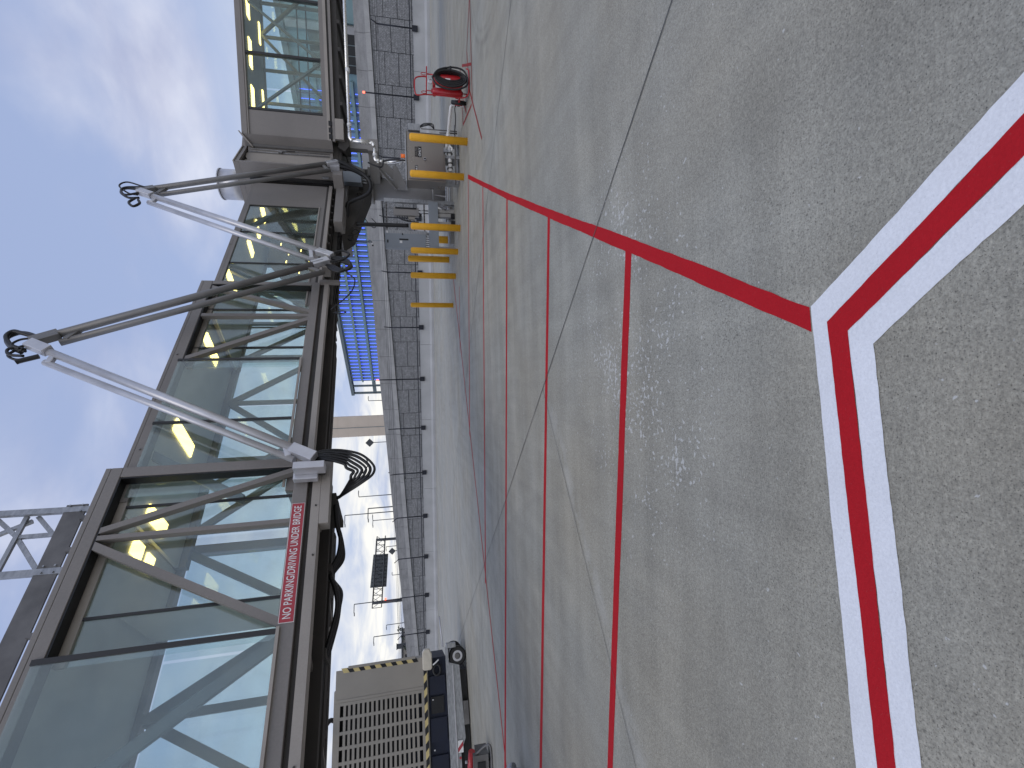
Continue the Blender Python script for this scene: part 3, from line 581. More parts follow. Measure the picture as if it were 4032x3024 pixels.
# ------------------------------------------------------------------ cable hangers on the near side of the bridge
TA_ = 1.45; ARMS = {}
def hanger(label, s0, arms, loops):
    ARMS[label] = arms
    h = thing('cable_hanger', B(s0, TA_, 0), label, 'cable hanger', 'scissor cable hangers along the bridge')
    for a_, b_, r, m, t in arms:
        MB().tube([B(a_[0], t, a_[1]+0.047*a_[0]), B(b_[0], t, b_[1]+0.047*b_[0])], r, 14).build('arm_tube', m, h)
    for pts, r in loops:
        MB().tube(smooth_path([B(s, t, z+0.047*s) for s, t, z in pts], 8), r, 8).build('cable', 'rubber', h)
    return h
def clamps(h, arms):
    for (a0, a1, _, m, t0), (b0, b1, _, _, t1) in zip(arms[::2], arms[1::2]):
        for p, q, k in ((a0, b0, 0.05), (a1, b1, 0.95)):
            u = Vector(a0).lerp(Vector(a1), k+ (0.03 if k < .5 else -0.03)); v = Vector(b0).lerp(Vector(b1), 0.02 if k < .5 else 0.98)
            MB().beam(B(u.x, (t0+t1)/2, u.y+0.047*u.x), B(v.x, (t0+t1)/2, v.y+0.047*v.x), 0.075, 0.07, NB).build('tube_clamp', m, h, bevel=0.01)
def joint_box(h, s, z, ds, dz, t, m='silver', name='bracket'):
    ca, sa = ds, dz; L = math.hypot(ca, sa); ca /= L; sa /= L; a, b = 0.17, 0.075
    poly = [(s+ca*a-sa*b, z+sa*a+ca*b+0.047*s), (s+ca*a+sa*b, z+sa*a-ca*b+0.047*s), (s-ca*a+sa*b, z-sa*a-ca*b+0.047*s), (s-ca*a-sa*b, z-sa*a+ca*b+0.047*s)]
    bprism(MB(), poly, t-0.055, t+0.06).build(name, m, h, bevel=0.008)
def ribs(pts_fn, n): return [pts_fn(i) for i in range(n)]
h1 = hanger('smaller cable hanger of paired tubes peaking above the rotunda', 4.1,
    [((1.80, 3.21), (4.05, 6.92), 0.062, 'silver_dark', 1.45), ((2.21, 3.30), (4.22, 6.77), 0.05, 'silver_dark', 1.40), ((4.27, 6.95), (6.51, 2.97), 0.062, 'silver', 1.47), ((4.60, 6.74), (6.73, 3.15), 0.05, 'silver', 1.42)],  # rising tubes get the darker silver as painted shade, falling ones the lit tone
    [([(3.92, 1.45, 7.05), (3.74, 1.45, 7.42), (3.95, 1.45, 7.50), (4.27, 1.45, 7.22), (4.34, 1.45, 7.02)], 0.017), ([(4.0, 1.40, 7.0), (3.95, 1.40, 7.38), (4.15, 1.4, 7.42), (4.38, 1.4, 7.2), (4.36, 1.4, 7.0)], 0.024),
     ([(4.05, 1.5, 6.95), (4.1, 1.5, 7.28), (4.25, 1.5, 7.34), (4.46, 1.5, 7.19), (4.34, 1.5, 6.98)], 0.022), ([(4.5, 1.45, 7.02), (4.70, 1.45, 7.06), (4.86, 1.45, 6.93), (4.72, 1.45, 6.86), (4.57, 1.45, 6.93)], 0.026),
     ([(6.52, 1.45, 3.0), (6.46, 1.45, 2.83), (6.36, 1.45, 2.67), (6.48, 1.45, 2.53), (6.68, 1.45, 2.61), (6.77, 1.45, 2.78), (6.8, 1.45, 2.95)], 0.022)]+
    [([(6.55+0.02*k, 1.40+0.02*k, 2.95), (6.58+.05*k, 1.42, 2.68-0.01*k), (6.80+.04*k, 1.45, 2.49-0.012*k), (7.02+.02*k, 1.46, 2.52), (7.14-0.03*k, 1.45, 2.66), (7.05-0.05*k, 1.42, 2.80), (6.85, 1.40, 2.95)], 0.028) for k in range(4)]+
    [([(7.0, 1.45, 2.62), (7.2, 1.45, 2.5), (7.42, 1.45, 2.36), (7.65, 1.3, 2.45), (7.9, 1.1, 2.8)], 0.012), ([(8.0, 1.1, 2.75), (8.0, 1.15, 2.6), (8.1, 1.2, 2.5), (8.15, 1.2, 2.62), (8.05, 1.15, 2.72)], 0.01)])
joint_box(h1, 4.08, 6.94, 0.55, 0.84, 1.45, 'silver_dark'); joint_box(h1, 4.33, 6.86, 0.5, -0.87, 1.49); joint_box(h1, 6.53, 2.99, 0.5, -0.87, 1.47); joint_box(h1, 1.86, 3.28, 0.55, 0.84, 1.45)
bb(MB(), 1.75, 2.05, 1.30, 1.44, 3.18, 3.42).build('pivot_block', 'silver', h1)
bb(MB(), 6.45, 6.95, 1.2, 1.42, 3.20, 3.34).build('pivot_block', 'bridge', h1)
h2 = hanger('larger cable hanger of paired tubes peaking nearest the camera', 9.2,
    [((6.80, 2.99), (9.06, 6.57), 0.062, 'silver_dark', 1.45), ((7.08, 2.96), (9.15, 6.44), 0.052, 'silver_dark', 1.40), ((9.30, 6.66), (11.50, 2.68), 0.056, 'silver', 1.47), ((9.61, 6.41), (11.54, 2.86), 0.046, 'silver', 1.43)],  # same split: dark silver for the shaded rising tubes, bright for the lit pair
    [([(9.09, 1.45, 6.72), (8.98, 1.45, 6.97), (8.95, 1.45, 7.09), (9.07, 1.45, 7.11), (9.26, 1.45, 6.96), (9.36, 1.45, 6.76)], 0.032), ([(9.06, 1.40, 6.7), (8.94, 1.4, 6.92), (8.93, 1.4, 7.06), (9.05, 1.4, 7.14), (9.24, 1.4, 7.0), (9.38, 1.42, 6.80)], 0.03),
     ([(9.13, 1.48, 6.72), (9.17, 1.48, 6.88), (9.28, 1.48, 6.93), (9.36, 1.48, 6.8)], 0.016), ([(9.2, 1.44, 6.66), (9.26, 1.44, 6.81), (9.33, 1.44, 6.88), (9.38, 1.44, 6.74)], 0.02),
     ([(9.3, 1.46, 6.86), (9.36, 1.46, 6.95), (9.47, 1.46, 6.88), (9.50, 1.46, 6.70)], 0.02), ([(9.34, 1.42, 6.9), (9.44, 1.42, 6.93), (9.53, 1.42, 6.8), (9.52, 1.42, 6.66)], 0.018), ([(9.62, 1.45, 6.74), (9.59, 1.45, 6.70), (9.54, 1.45, 6.60), (9.50, 1.45, 6.52)], 0.035)]+
    [([(11.46+.01*k, 1.42-.02*k, 2.70), (11.395+.03*k, 1.4, 2.48), (11.40+.042*k, 1.38, 2.26), (11.47+.04*k, 1.36, 2.04+.035*k), (11.63+.016*k, 1.33, 1.88+.05*k), (11.75, 1.3, 1.885+.055*k), (11.83-.012*k, 1.24, 2.02+.03*k), (11.86-.03*k, 1.1, 2.20), (11.84, 0.95, 2.33), (11.83, 0.9, 2.42)], 0.017+0.004*(k % 2)) for k in range(6)]+
    [([(11.50, 1.46, 2.5), (11.5, 1.46, 2.1), (11.66, 1.44, 1.94), (11.8, 1.40, 2.0)], 0.006)])
joint_box(h2, 9.10, 6.62, 0.55, 0.84, 1.45, 'silver_dark'); joint_box(h2, 9.35, 6.57, 0.5, -0.87, 1.49); joint_box(h2, 11.47, 2.76, 0.5, -0.87, 1.47); joint_box(h2, 6.83, 3.04, 0.55, 0.84, 1.45)
bb(MB(), 11.50, 11.78, 1.25, 1.34, 3.12, 3.42).build('pivot_block', 'silver', h2, bevel=0.01)
bb(MB(), 11.62, 11.72, 1.341, 1.50, 3.02, 3.40).build('pivot_plate', 'silver', h2, bevel=0.008)
bb(MB(), 11.50, 11.62, 1.36, 1.44, 3.20, 3.27).build('pivot_pin', 'silver', h2)
for k in range(3):
    bb(MB(), 11.54+.06*k, 11.57+.06*k, 1.26, 1.30, 3.04, 3.118).build('bolt', 'under', h2)

for h_ in (h1, h2): clamps(h_, ARMS[h_['label']])
# bundle of hoses strung along the underside of the outer tunnel
hb = thing('hose_bundle', B(12.6, 0.5, 0), 'bundle of black hoses drooping under the outermost bridge tunnel', 'hoses')
for k in range(5):
    o = 0.035*k
    MB().tube(smooth_path([B(s, t-o, z+0.047*s) for s, t, z in ((11.83, 0.9, 2.40), (12.05, 0.62, 2.40), (12.2, 0.45, 2.36), (12.42, 0.4, 2.38-.01*k), (12.64, 0.4, 2.46), (12.85, 0.4, 2.38-.012*k), (13.05, 0.4, 2.335), (13.25, 0.4, 2.35), (13.6, 0.4, 2.42), (13.8, 0.4, 2.46), (15, .45, 2.42), (17, .45, 2.32), (18.6, .45, 2.25))], 7), 0.030 if k != 2 else 0.022, 8).build('hose', 'rubber', hb)
for s, z in ((11.85, 2.41), (12.62, 2.46), (13.62, 2.43)):
    bb(MB(), s-0.05, s+0.05, 0.18, 0.52 if s > 12 else 0.98, z+0.047*s-0.03, z+0.047*s+0.16).build('clamp', 'under', hb)

# ------------------------------------------------------------------ rotunda at the bridge's fixed end
rot = thing('rotunda', (RC.x, RC.y, 0), 'taupe bridge rotunda with slatted curtain on a round steel column', 'rotunda')
col_ = MB(); col_.cyl((RC.x, RC.y), 0.34, 0.10, 2.45, 32); column = col_.build('column', 'steel_grey', rot)
MB().cyl((RC.x, RC.y), 0.62, 0.0, 0.06, 24).build('base_plate', 'steel_grey', column)
for k in range(8):
    an = k*math.pi/4+0.2; d = Vector((math.cos(an), math.sin(an), 0)); n = Vector((-d.y, d.x, 0))
    MB().prism([Vector((RC.x, RC.y, 0.061))+d*0.33-n*0.012, Vector((RC.x, RC.y, 0.061))+d*0.58-n*0.012, Vector((RC.x, RC.y, 0.45))+d*0.33-n*0.012], n*0.024).build('gusset', 'steel_grey', column)
    MB().cyl((RC.x+math.cos(an+.39)*0.52, RC.y+math.sin(an+.39)*0.52), 0.025, 0.061, 0.14, 8).build('anchor_bolt', 'galv_dark', column)
MB().cyl((RC.x, RC.y), 0.46, 2.36, 2.44, 28).build('collar', 'steel_grey', column)
# cantilever haunch below the inner tunnel
hn = bprism(MB(), [(-0.5, 3.15), (3.75, 3.19), (3.35, 2.92), (0.8, 2.46), (-0.5, 2.44)], -0.12, 0.42).build('haunch', 'under', rot)
bprism(MB(), [(-0.5, 3.15), (3.8, 3.19), (3.75, 3.10), (-0.5, 3.06)], 0.425, 0.60).build('haunch_flange', 'steel_grey', hn)
for s in (0.6, 1.0, 1.4): bb(MB(), s, s+0.06, 0.425, 0.50, 2.5+0.13*(s-0.6)+.1, 2.62+0.13*(s-0.6)+.1).build('bolt_block', 'under', hn)
# roof slab, end wall and rim
RP = [B(1.9, 1.35, 0), Vector((6.74, 13.84, 0)), Vector((8.1, 14.2, 0)), Vector((8.2, 15.9, 0)), Vector((6.6, 17.0, 0)), B(1.9, -1.35, 0)]
rf = MB().prism([Vector((p.x, p.y, 5.60)) for p in RP], (0, 0, 0.13)).build('roof', 'bridge', rot)
MB().prism([Vector((p.x, p.y, 5.585)) for p in [B(1.82, 1.27, 0), Vector((6.74, 13.93, 0)), Vector((8.0, 14.3, 0)), Vector((8.1, 15.8, 0)), Vector((6.6, 16.9, 0)), B(1.82, -1.27, 0)]], (0, 0, 0.013)).build('roof_soffit', 'under', rf)
MB().tube([B(1.93, 1.36, 5.80), Vector((6.76, 13.83, 5.70))], 0.02, 6).build('roof_edge_trim', 'bridge_light', rf)
MB().cyl((5.92, 14.45), 0.41, 5.732, 6.42, 30).build('exhaust_drum', 'silver', rf)
MB().tube([(5.92, 14.45, 6.425), (5.92, 14.45, 6.46)], 0.425, 30).build('drum_lid', 'silver', rf)
MB().cyl((5.92, 14.45), 0.45, 5.731, 5.80, 30).build('drum_collar', 'black', rf)
ew = MB(); bb(ew, 1.84, 1.90, -1.35, 1.35, 3.12, 5.685); end = ew.build('end_wall', 'bridge', rot)
bb(MB(), 1.905, 1.97, 0.90, 0.94, 3.45, 5.5).build('seal_strip', 'galv', end)
bb(MB(), 1.905, 2.04, -0.86, 0.93, 3.42, 5.46).build('bellows', 'rubber', end)
bb(MB(), 1.905, 2.04, 0.945, 1.0, 3.40, 5.48).build('bellows', 'rubber', end)
bb(MB(), 1.86, 2.30, 0.95, 1.33, 3.12, 3.36).build('rim_beam', 'bridge', end)
bb(MB(), 2.302, 4.2, 0.70, 0.98, 3.10, 3.30).build('rim_beam', 'bridge', end)
bb(MB(), 1.92, 1.98, 1.06, 1.10, 3.50, 3.66).build('door_catch', 'galv', end)
drum = MB(); drum.cyl((6.75, 15.25), 1.30, 3.22, 5.58, 40); dr = drum.build('drum', 'bridge', rot)
MB().cyl((6.75, 15.25), 1.34, 3.12, 3.215, 40).build('rim_ring', 'under', dr)
MB().cyl((RC.x, RC.y), 0.55, 2.60, 3.115, 30, 0.75).build('slew_ring', 'steel_grey', dr)
# slatted curtain between the tunnel and the walkway
A1 = Vector((6.02, 13.35, 0)); A2 = Vector((6.24, 13.53, 0)); A3 = Vector((6.56, 13.80, 0)); A4 = Vector((6.75, 13.80, 0))
cur = MB().prism([A1+Vector((0, 0, 3.36)), A2+Vector((0, 0, 3.36)), A2+Vector((.06, .1, 3.36)), A1+Vector((.06, .1, 3.36))], (0, 0, 2.21)).build('curtain_frame', 'bridge_light', rot)
for k in range(9):
    p = A2.lerp(A3, (k+0.1)/9); q = A2.lerp(A3, (k+0.86)/9); d = (q-p); n = Vector((d.y, -d.x, 0)).normalized()
    zt = 5.50+0.02*k
    MB().prism([p+Vector((0, 0, 3.40)), p.lerp(q, .5)+n*0.016+Vector((0, 0, 3.40)), q+Vector((0, 0, 3.40)), q-n*0.012+Vector((0, 0, 3.40)), p-n*0.012+Vector((0, 0, 3.40))], (0, 0, zt-3.40)).build('slat', 'bridge_light', cur)
MB().prism([A2+Vector((.02, .06, 3.37)), A3+Vector((.02, .06, 3.37)), A3+Vector((.06, .14, 3.37)), A2+Vector((.06, .14, 3.37))], (0, 0, 2.2)).build('curtain_backing', 'black', cur)
MB().prism([A3+Vector((0.004, 0.01, 3.36)), A4+Vector((0, 0.01, 3.36)), A4+Vector((0, .1, 3.36)), A3+Vector((.04, .1, 3.36))], (0, 0, 2.2)).build('recess_panel', 'bridge', cur)
for dx in (0.05, 0.12): MB().tube([(A3.x+dx, 13.795, 3.45), (A3.x+dx, 13.795, 5.50)], 0.010, 8).build('guide_rod', 'galv', cur)
MB().box(6.60, 6.65, 13.73, 13.78, 4.68, 4.78).build('latch_box', 'silver_dark', cur)
MB().tube(smooth_path([(6.62, 13.75, 4.68), (6.66, 13.76, 4.55), (6.67, 13.77, 4.35)]), 0.008, 6).build('cord', 'rubber', cur)
# bracket arm to the walkway and inclined stay
br_ = MB().beam((6.60, 15.14, 2.27), (7.07, 14.02, 2.27), 0.26, 0.27).build('bracket_arm', 'steel_grey', rot)
MB().box(6.95, 7.19, 13.86, 14.10, 2.408, 3.20).build('bracket_post', 'steel_grey', br_)
MB().box(6.90, 7.24, 13.82, 14.14, 2.12, 2.405).build('bracket_head', 'steel_grey', br_)
MB().beam((6.40, 14.95, 1.35), (6.86, 14.40, 2.12), 0.05, 0.22).build('stay', 'steel_grey', br_)
MB().beam((6.30, 14.95, 1.62), (6.72, 14.55, 2.12), 0.30, 0.02).build('stay_web', 'steel_grey', br_)
MB().prism([(6.28, 14.97, 1.25), (6.78, 14.45, 1.60), (6.80, 14.45, 1.72), (6.28, 14.97, 1.75)], (0.03, 0.05, 0)).build('gusset_plate', 'steel_grey', br_)
MB().box(6.72, 6.98, 15.05, 15.35, 2.08, 2.52).build('flange_plate', 'steel_grey', br_)
jb = MB().box(5.92, 6.22, 13.75, 14.05, 2.60, 3.13).build('junction_box', 'elec_grey', rot)
for k in range(3): MB().tube([(5.98+.08*k, 13.9, 2.599), (5.98+.08*k, 13.9, 2.45)], 0.022, 8).build('conduit', 'galv', jb)
# thick black service cables looping from the first hanger to the ground equipment
sc_ = thing('service_cable', (4.6, 12.9, 0), 'thick black cables looping below the rotunda to the equipment rack', 'cable')
pts = [(6.19, 13.1, 3.13), (6.07, 13.15, 2.82), (5.94, 13.2, 2.54), (5.76, 13.2, 2.34), (5.52, 13.2, 2.31), (5.33, 13.2, 2.45), (5.13, 13.2, 2.85), (5.02, 13.2, 2.93), (4.74, 13.2, 2.95), (4.58, 13.2, 2.93), (4.52, 13.2, 2.82), (4.53, 13.2, 2.4), (4.54, 13.2, 1.9), (4.55, 13.2, 1.3)]
MB().tube(smooth_path(pts, 8), 0.055, 12).build('cable', 'rubber', sc_)
MB().tube(smooth_path([(6.05, 13.12, 3.12), (6.03, 13.15, 2.9), (5.97, 13.2, 2.66), (5.90, 13.22, 2.52)], 8), 0.05, 12).build('cable', 'rubber', sc_)
MB().tube(smooth_path([(4.95, 13.9, 2.55), (4.75, 13.9, 2.40), (4.68, 13.9, 2.28), (4.80, 13.9, 2.22), (4.95, 13.9, 2.35)], 6), 0.012, 6).build('thin_cable', 'rubber', sc_)

# ------------------------------------------------------------------ fixed walkway to the terminal
WD = Vector((0.9955, -0.095, 0)).normalized(); WN = Vector((WD.y, -WD.x, 0)); WP = Vector((6.96, 13.60, 0))     # WN points at the camera
def Wk(a, t, z): v = WP+WD*a-WN*t; return Vector((v.x, v.y, z))                                               # t: depth behind near face
def wb(mb, a0, a1, t0, t1, z0, z1): mb.prism([Wk(a0, t0, z0), Wk(a1, t0, z0), Wk(a1, t1, z0), Wk(a0, t1, z0)], (0, 0, z1-z0)); return mb
walk = thing('fixed_walkway', Wk(3.5, 0.9, 0), 'level glass-sided walkway running from the rotunda to the terminal', 'walkway')
WE = 9.0
body = MB(); wb(body, -0.02, WE, 0, 1.9, 5.55, 5.62); wb(body, 0, 0.66, 0, 0.08, 3.452, 5.548); wb(body, 0, 0.66, 1.82, 1.9, 3.452, 5.548)
wb(body, 0.662, WE, 0.0, 0.08, 5.44, 5.548); wb(body, 0.662, WE, 1.82, 1.9, 5.44, 5.548); wb(body, 0.662, WE, 0.0, 0.08, 3.452, 3.56); wb(body, 0.662, WE, 1.82, 1.9, 3.452, 3.56)
wsh = body.build('shell', 'bridge', walk)
wb(MB(), -0.02, WE, -0.05, -0.002, 5.49, 5.63).build('fascia', 'bridge', wsh)
wb(MB(), -0.02, WE, -0.03, -0.002, 5.45, 5.487).build('fascia', 'bridge_light', wsh)
wb(MB(), 0, WE, -0.03, 0.05, 3.37, 3.45).build('sill_channel', 'bridge_light', wsh)
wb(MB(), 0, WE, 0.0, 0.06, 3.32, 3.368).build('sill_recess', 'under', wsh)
wb(MB(), 0, WE, -0.02, 0.06, 3.25, 3.318).build('sill_channel', 'bridge', wsh)
wb(MB(), 0, WE, 0.09, 1.81, 3.36, 3.47).build('floor', 'floor_in', wsh)
wb(MB(), 0.0, WE, 0.09, 1.81, 5.47, 5.549).build('ceiling', 'steel_grey', wsh)
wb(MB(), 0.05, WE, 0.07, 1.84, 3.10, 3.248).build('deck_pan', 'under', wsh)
for k in range(12): a = 0.3+k*0.72; wb(MB(), a, a+0.09, 0.05, 1.85, 3.03, 3.098).build('floor_beam', 'under', wsh)
wx = [0.70, 2.13, 3.60, 5.05, 6.5, 8.0]
for a0, a1 in zip(wx, wx[1:]):
    wb(MB(), a0+0.03, a1-0.03, 0.035, 0.047, 3.562, 5.438).build('glass_pane', 'glass_far', wsh)
    wb(MB(), a0+0.03, a1-0.03, 1.85, 1.862, 3.562, 5.438).build('glass_pane', 'glass_far', wsh)
for a in wx:
    wb(MB(), a-0.03, a+0.03, -0.012, 0.10, 3.562, 5.438).build('mullion', 'frame_dark', wsh)
for k in range(8):
    a = 0.7+k*0.95; wb(MB(), a-0.04, a+0.04, 1.70, 1.76, 3.5, 5.46).build('post', 'inner_grey', wsh)
for z in (4.45, 4.19): wb(MB(), 0.68, WE, 1.79, 1.81, z, z+0.03).build('transom', 'frame_dark', wsh)
wy = [(0.7, 5.45), (1.65, 3.55), (3.55, 5.45), (5.45, 3.55), (7.35, 5.45)]
for (a0, z0), (a1, z1) in zip(wy, wy[1:]):
    MB().beam(Wk(a0, 1.66, z0), Wk(a1, 1.66, z1), 0.07, 0.10, -WN).build('brace', 'inner_grey', wsh)
for (a0, z0), (a1, z1) in (((0.75, 5.3), (2.1, 3.60)), ((2.2, 3.60), (3.5, 5.35)), ((3.65, 5.3), (5.0, 3.6))):
    MB().beam(Wk(a0, 0.16, z0), Wk(a1, 0.16, z1), 0.05, 0.09, -WN).build('brace', 'inner_grey', wsh)
for a0 in (0.75, 2.0, 3.3, 4.6): wb(MB(), a0, a0+0.75, 0.40, 0.62, 5.445, 5.467).build('ceiling_lamp_or_reflection', 'lamp_panel', wsh)
for a0 in (1.3, 3.2): wb(MB(), a0, a0+0.6, 1.45, 1.56, 5.445, 5.467).build('ceiling_lamp_or_reflection', 'lamp_panel', wsh)  # second row: glowing panels added for the reflection of the lamps
# flared door frame at the rotunda end
fr_ = MB().prism([Wk(-0.23, 0.17, 3.34), Wk(0, -0.06, 3.34), Wk(0, 0.10, 3.34), Wk(-0.20, 0.27, 3.34)], (0, 0, 2.27)).build('door_frame', 'bridge', walk)
MB().prism([Wk(-0.25, 0.12, 3.34), Wk(-0.20, 0.08, 3.34), Wk(-0.16, 0.14, 3.34), Wk(-0.21, 0.18, 3.34)], (0, 0, 2.22)).build('frame_edge', 'silver_dark', fr_)
MB().prism([Wk(-0.27, 0.10, 5.40), Wk(0.04, -0.12, 5.66), Wk(0.02, 0.3, 5.66), Wk(-0.27, 0.3, 5.40)], (0, 0, 0.04)).build('rain_hood', 'bridge_light', fr_)
for z in (3.35, 3.46): pass
for a in (0.05, 0.22, 0.40): wb(MB(), a, a+0.13, -0.045, -0.031, 3.33, 3.41).build('cable_bracket', 'black', walk)
wb(MB(), 0.05, 0.6, -0.06, 0.2, 3.02, 3.24).build('skirt_plate', 'bridge_light', walk)
MB().prism([Wk(-0.1, 0.1, 3.2), Wk(0.62, 0.1, 3.05), Wk(0.4, 0.1, 2.92), Wk(-0.05, 0.1, 2.90), Wk(-0.2, 0.1, 3.02)], -WN*0.5).build('support_knee', 'under', walk)

# ------------------------------------------------------------------ insulated water pipe
wp = thing('insulated_pipe', (6.15, 12.9, 1.39), 'silver foil insulated pipe hung below the walkway down to the cabinet', 'pipe')
MB().tube([(16, 12.45, 2.86), (10.44, 12.9, 2.83), (6.86, 12.9, 2.79)], 0.045, 14).build('pipe_run', 'foil', wp)
MB().tube(smooth_path([(6.86, 12.9, 2.79), (6.74, 12.9, 2.78), (6.66, 12.9, 2.72)], 5), 0.05, 14).build('elbow', 'foil', wp)
MB().tube([(6.66, 12.9, 2.72), (6.64, 12.9, 2.26)], 0.045, 14).build('pipe_run', 'foil', wp)
MB().tube([(6.73, 12.95, 2.72), (6.71, 12.95, 2.30)], 0.03, 10).build('pipe_run', 'foil', wp)
MB().tube(smooth_path([(6.64, 12.9, 2.26), (6.63, 12.9, 2.19), (6.56, 12.9, 2.16)], 5), 0.055, 14).build('elbow', 'foil', wp)
MB().tube([(6.56, 12.9, 2.16), (6.26, 12.9, 2.15)], 0.045, 14).build('pipe_run', 'foil', wp)
MB().tube(smooth_path([(6.26, 12.9, 2.15), (6.18, 12.9, 2.12), (6.17, 12.9, 2.04)], 5), 0.055, 14).build('elbow', 'foil', wp)
MB().tube(smooth_path([(6.17, 12.9, 2.04), (6.16, 12.88, 1.7), (6.05, 12.5, 1.42), (5.80, 12.0, 1.37)], 6), 0.042, 14).build('pipe_run', 'foil', wp)
for p, q in (((8.6, 12.9, 2.795), (8.5, 12.9, 2.795)), ((6.30, 12.9, 2.15), (6.36, 12.9, 2.15)), ((6.165, 12.9, 1.52), (6.165, 12.9, 1.44)), ((7.05, 12.9, 2.79), (7.12, 12.9, 2.79))):
    MB().tube([p, q], 0.058, 14).build('band', 'white', wp)

# ------------------------------------------------------------------ potable water cabinet
cab = thing('water_cabinet', (5.72, 11.8, 0), 'stainless steel potable water cabinet between two yellow bollards', 'cabinet')
cx = MB(); cx.box(5.12, 6.33, 11.56, 12.05, 0.36, 1.31); cbx = cx.build('cabinet_body', 'stainless', cab, bevel=0.012)
MB().box(5.08, 6.37, 11.52, 12.09, 1.312, 1.345).build('lid', 'galv', cab, bevel=0.005)
MB().box(5.15, 6.05, 11.535, 11.557, 0.41, 1.27).build('door', 'stainless', cab, bevel=0.004)
dr2 = MB().tube([(5.65, 11.53, 0.87), (5.65, 11.50, 0.87)], 0.035, 16).build('lock', 'silver', cab)
MB().box(5.635, 5.665, 11.488, 11.4995, 0.845, 0.895).build('lock_handle', 'black', dr2)
for z in (1.045,): pass
p1 = MB().box(5.70, 5.94, 11.527, 11.534, 1.045, 1.11).build('notice', 'black', cab); text_mesh('lettering', 'WATER', 'stainless', p1, (5.715, 11.5268, 1.057), (1, 0, 0), (0, 0, 1), 0.04, 0.21)
p2 = MB().box(5.69, 5.95, 11.527, 11.534, 0.948, 1.04).build('notice', 'black', cab); text_mesh('lettering', 'ONLY', 'white', p2, (5.71, 11.5268, 0.965), (1, 0, 0), (0, 0, 1), 0.055, 0.21)
p3 = MB().box(5.20, 5.48, 11.527, 11.534, 1.045, 1.115).build('notice', 'black', cab); text_mesh('lettering', 'POTABLE', 'white', p3, (5.215, 11.5268, 1.058), (1, 0, 0), (0, 0, 1), 0.042, 0.25)
for x in (5.2, 5.75, 6.2): MB().box(x, x+0.07, 11.6, 12.0, 0.0, 0.358).build('leg', 'galv', cab)
for z in (0.05,): MB().box(5.12, 6.33, 11.62, 11.70, z, z+0.05).build('foot_rail', 'galv', cab)
for x in (5.25, 5.86): MB().box(x, x+0.10, 11.50, 11.555, 0.315, 0.40).build('hinge', 'galv', cab)
bc = MB().tube([(5.77, 11.7, 1.346), (5.77, 11.7, 1.44)], 0.045, 14).build('beacon', 'amber', cab)
MB().cyl((5.77, 11.7), 0.05, 1.441, 1.452, 14).build('beacon_cap', 'amber', bc)
jb2 = MB().box(6.335, 6.50, 11.5, 11.75, 0.97, 1.26).build('side_box', 'galv', cab, bevel=0.006)
for k in range(3): MB().tube(smooth_path([(6.40+.02*k, 11.48, 0.969), (6.44+.03*k, 11.46, 0.85), (6.46+.02*k, 11.46, 0.72-.03*k), (6.39, 11.5, 0.62)], 6), 0.011, 6).build('cable', 'rubber', cab)
MB().tube([(6.36, 11.46, 0.95), (6.37, 11.46, 0.06)], 0.014, 8).build('conduit', 'galv_dark', cab)
MB().tube([(6.30, 11.46, 0.5), (6.32, 11.46, 0.06)], 0.02, 8).build('conduit', 'galv_dark', cab)
MB().tube([(5.44, 11.66, 0.23), (6.16, 11.66, 0.26)], 0.055, 14).build('water_pipe', 'pvc', cab)
for x in (5.50, 5.62, 5.88): MB().tube([(x, 11.66, 0.238), (x+0.03, 11.66, 0.24)], 0.075, 14).build('pipe_collar', 'galv_dark', cab)
MB().tube([(5.10, 11.6, 0.115), (6.6, 11.6, 0.10)], 0.016, 8).build('conduit', 'galv_dark', cab)
MB().tube(smooth_path([(6.02, 11.4, 0.34), (5.97, 11.4, 0.27), (5.90, 11.4, 0.20), (5.86, 11.42, 0.22)], 5), 0.022, 8).build('drain_pipe', 'pvc', cab)
MB().tube(smooth_path([(5.70, 11.9, 1.88), (5.72, 11.85, 1.7), (5.71, 11.8, 1.5), (5.70, 11.78, 1.346)], 5), 0.022, 8).build('power_cable', 'rubber', cab)
MB().tube(smooth_path([(6.25, 13.2, 2.35), (6.05, 13.0, 2.0), (5.85, 12.2, 1.9), (5.70, 11.9, 1.88)], 5), 0.022, 8).build('power_cable', 'rubber', cab)
pv = thing('drain_pipe', (5.9, 10.9, 0), 'white plastic drain pipe bending to the ground behind the fire extinguisher', 'pipe')
MB().tube(smooth_path([(5.95, 11.5, 0.33), (6.1, 10.9, 0.32), (6.27, 10.42, 0.31), (6.34, 10.38, 0.28), (6.36, 10.36, 0.18), (6.36, 10.36, 0.0)], 6), 0.035, 10).build('pipe', 'pvc', pv)
MB().tube(smooth_path([(6.34, 10.3, 0.2), (6.25, 10.35, 0.22), (6.15, 10.5, 0.19), (6.2, 11.1, 0.15), (6.3, 11.5, 0.12)], 6), 0.012, 6).build('cable', 'rubber', pv)
wbx = MB().tube([(6.0, 11.1, 0.326), (6.06, 11.0, 0.322)], 0.042, 10).build('coupling', 'pvc', pv)

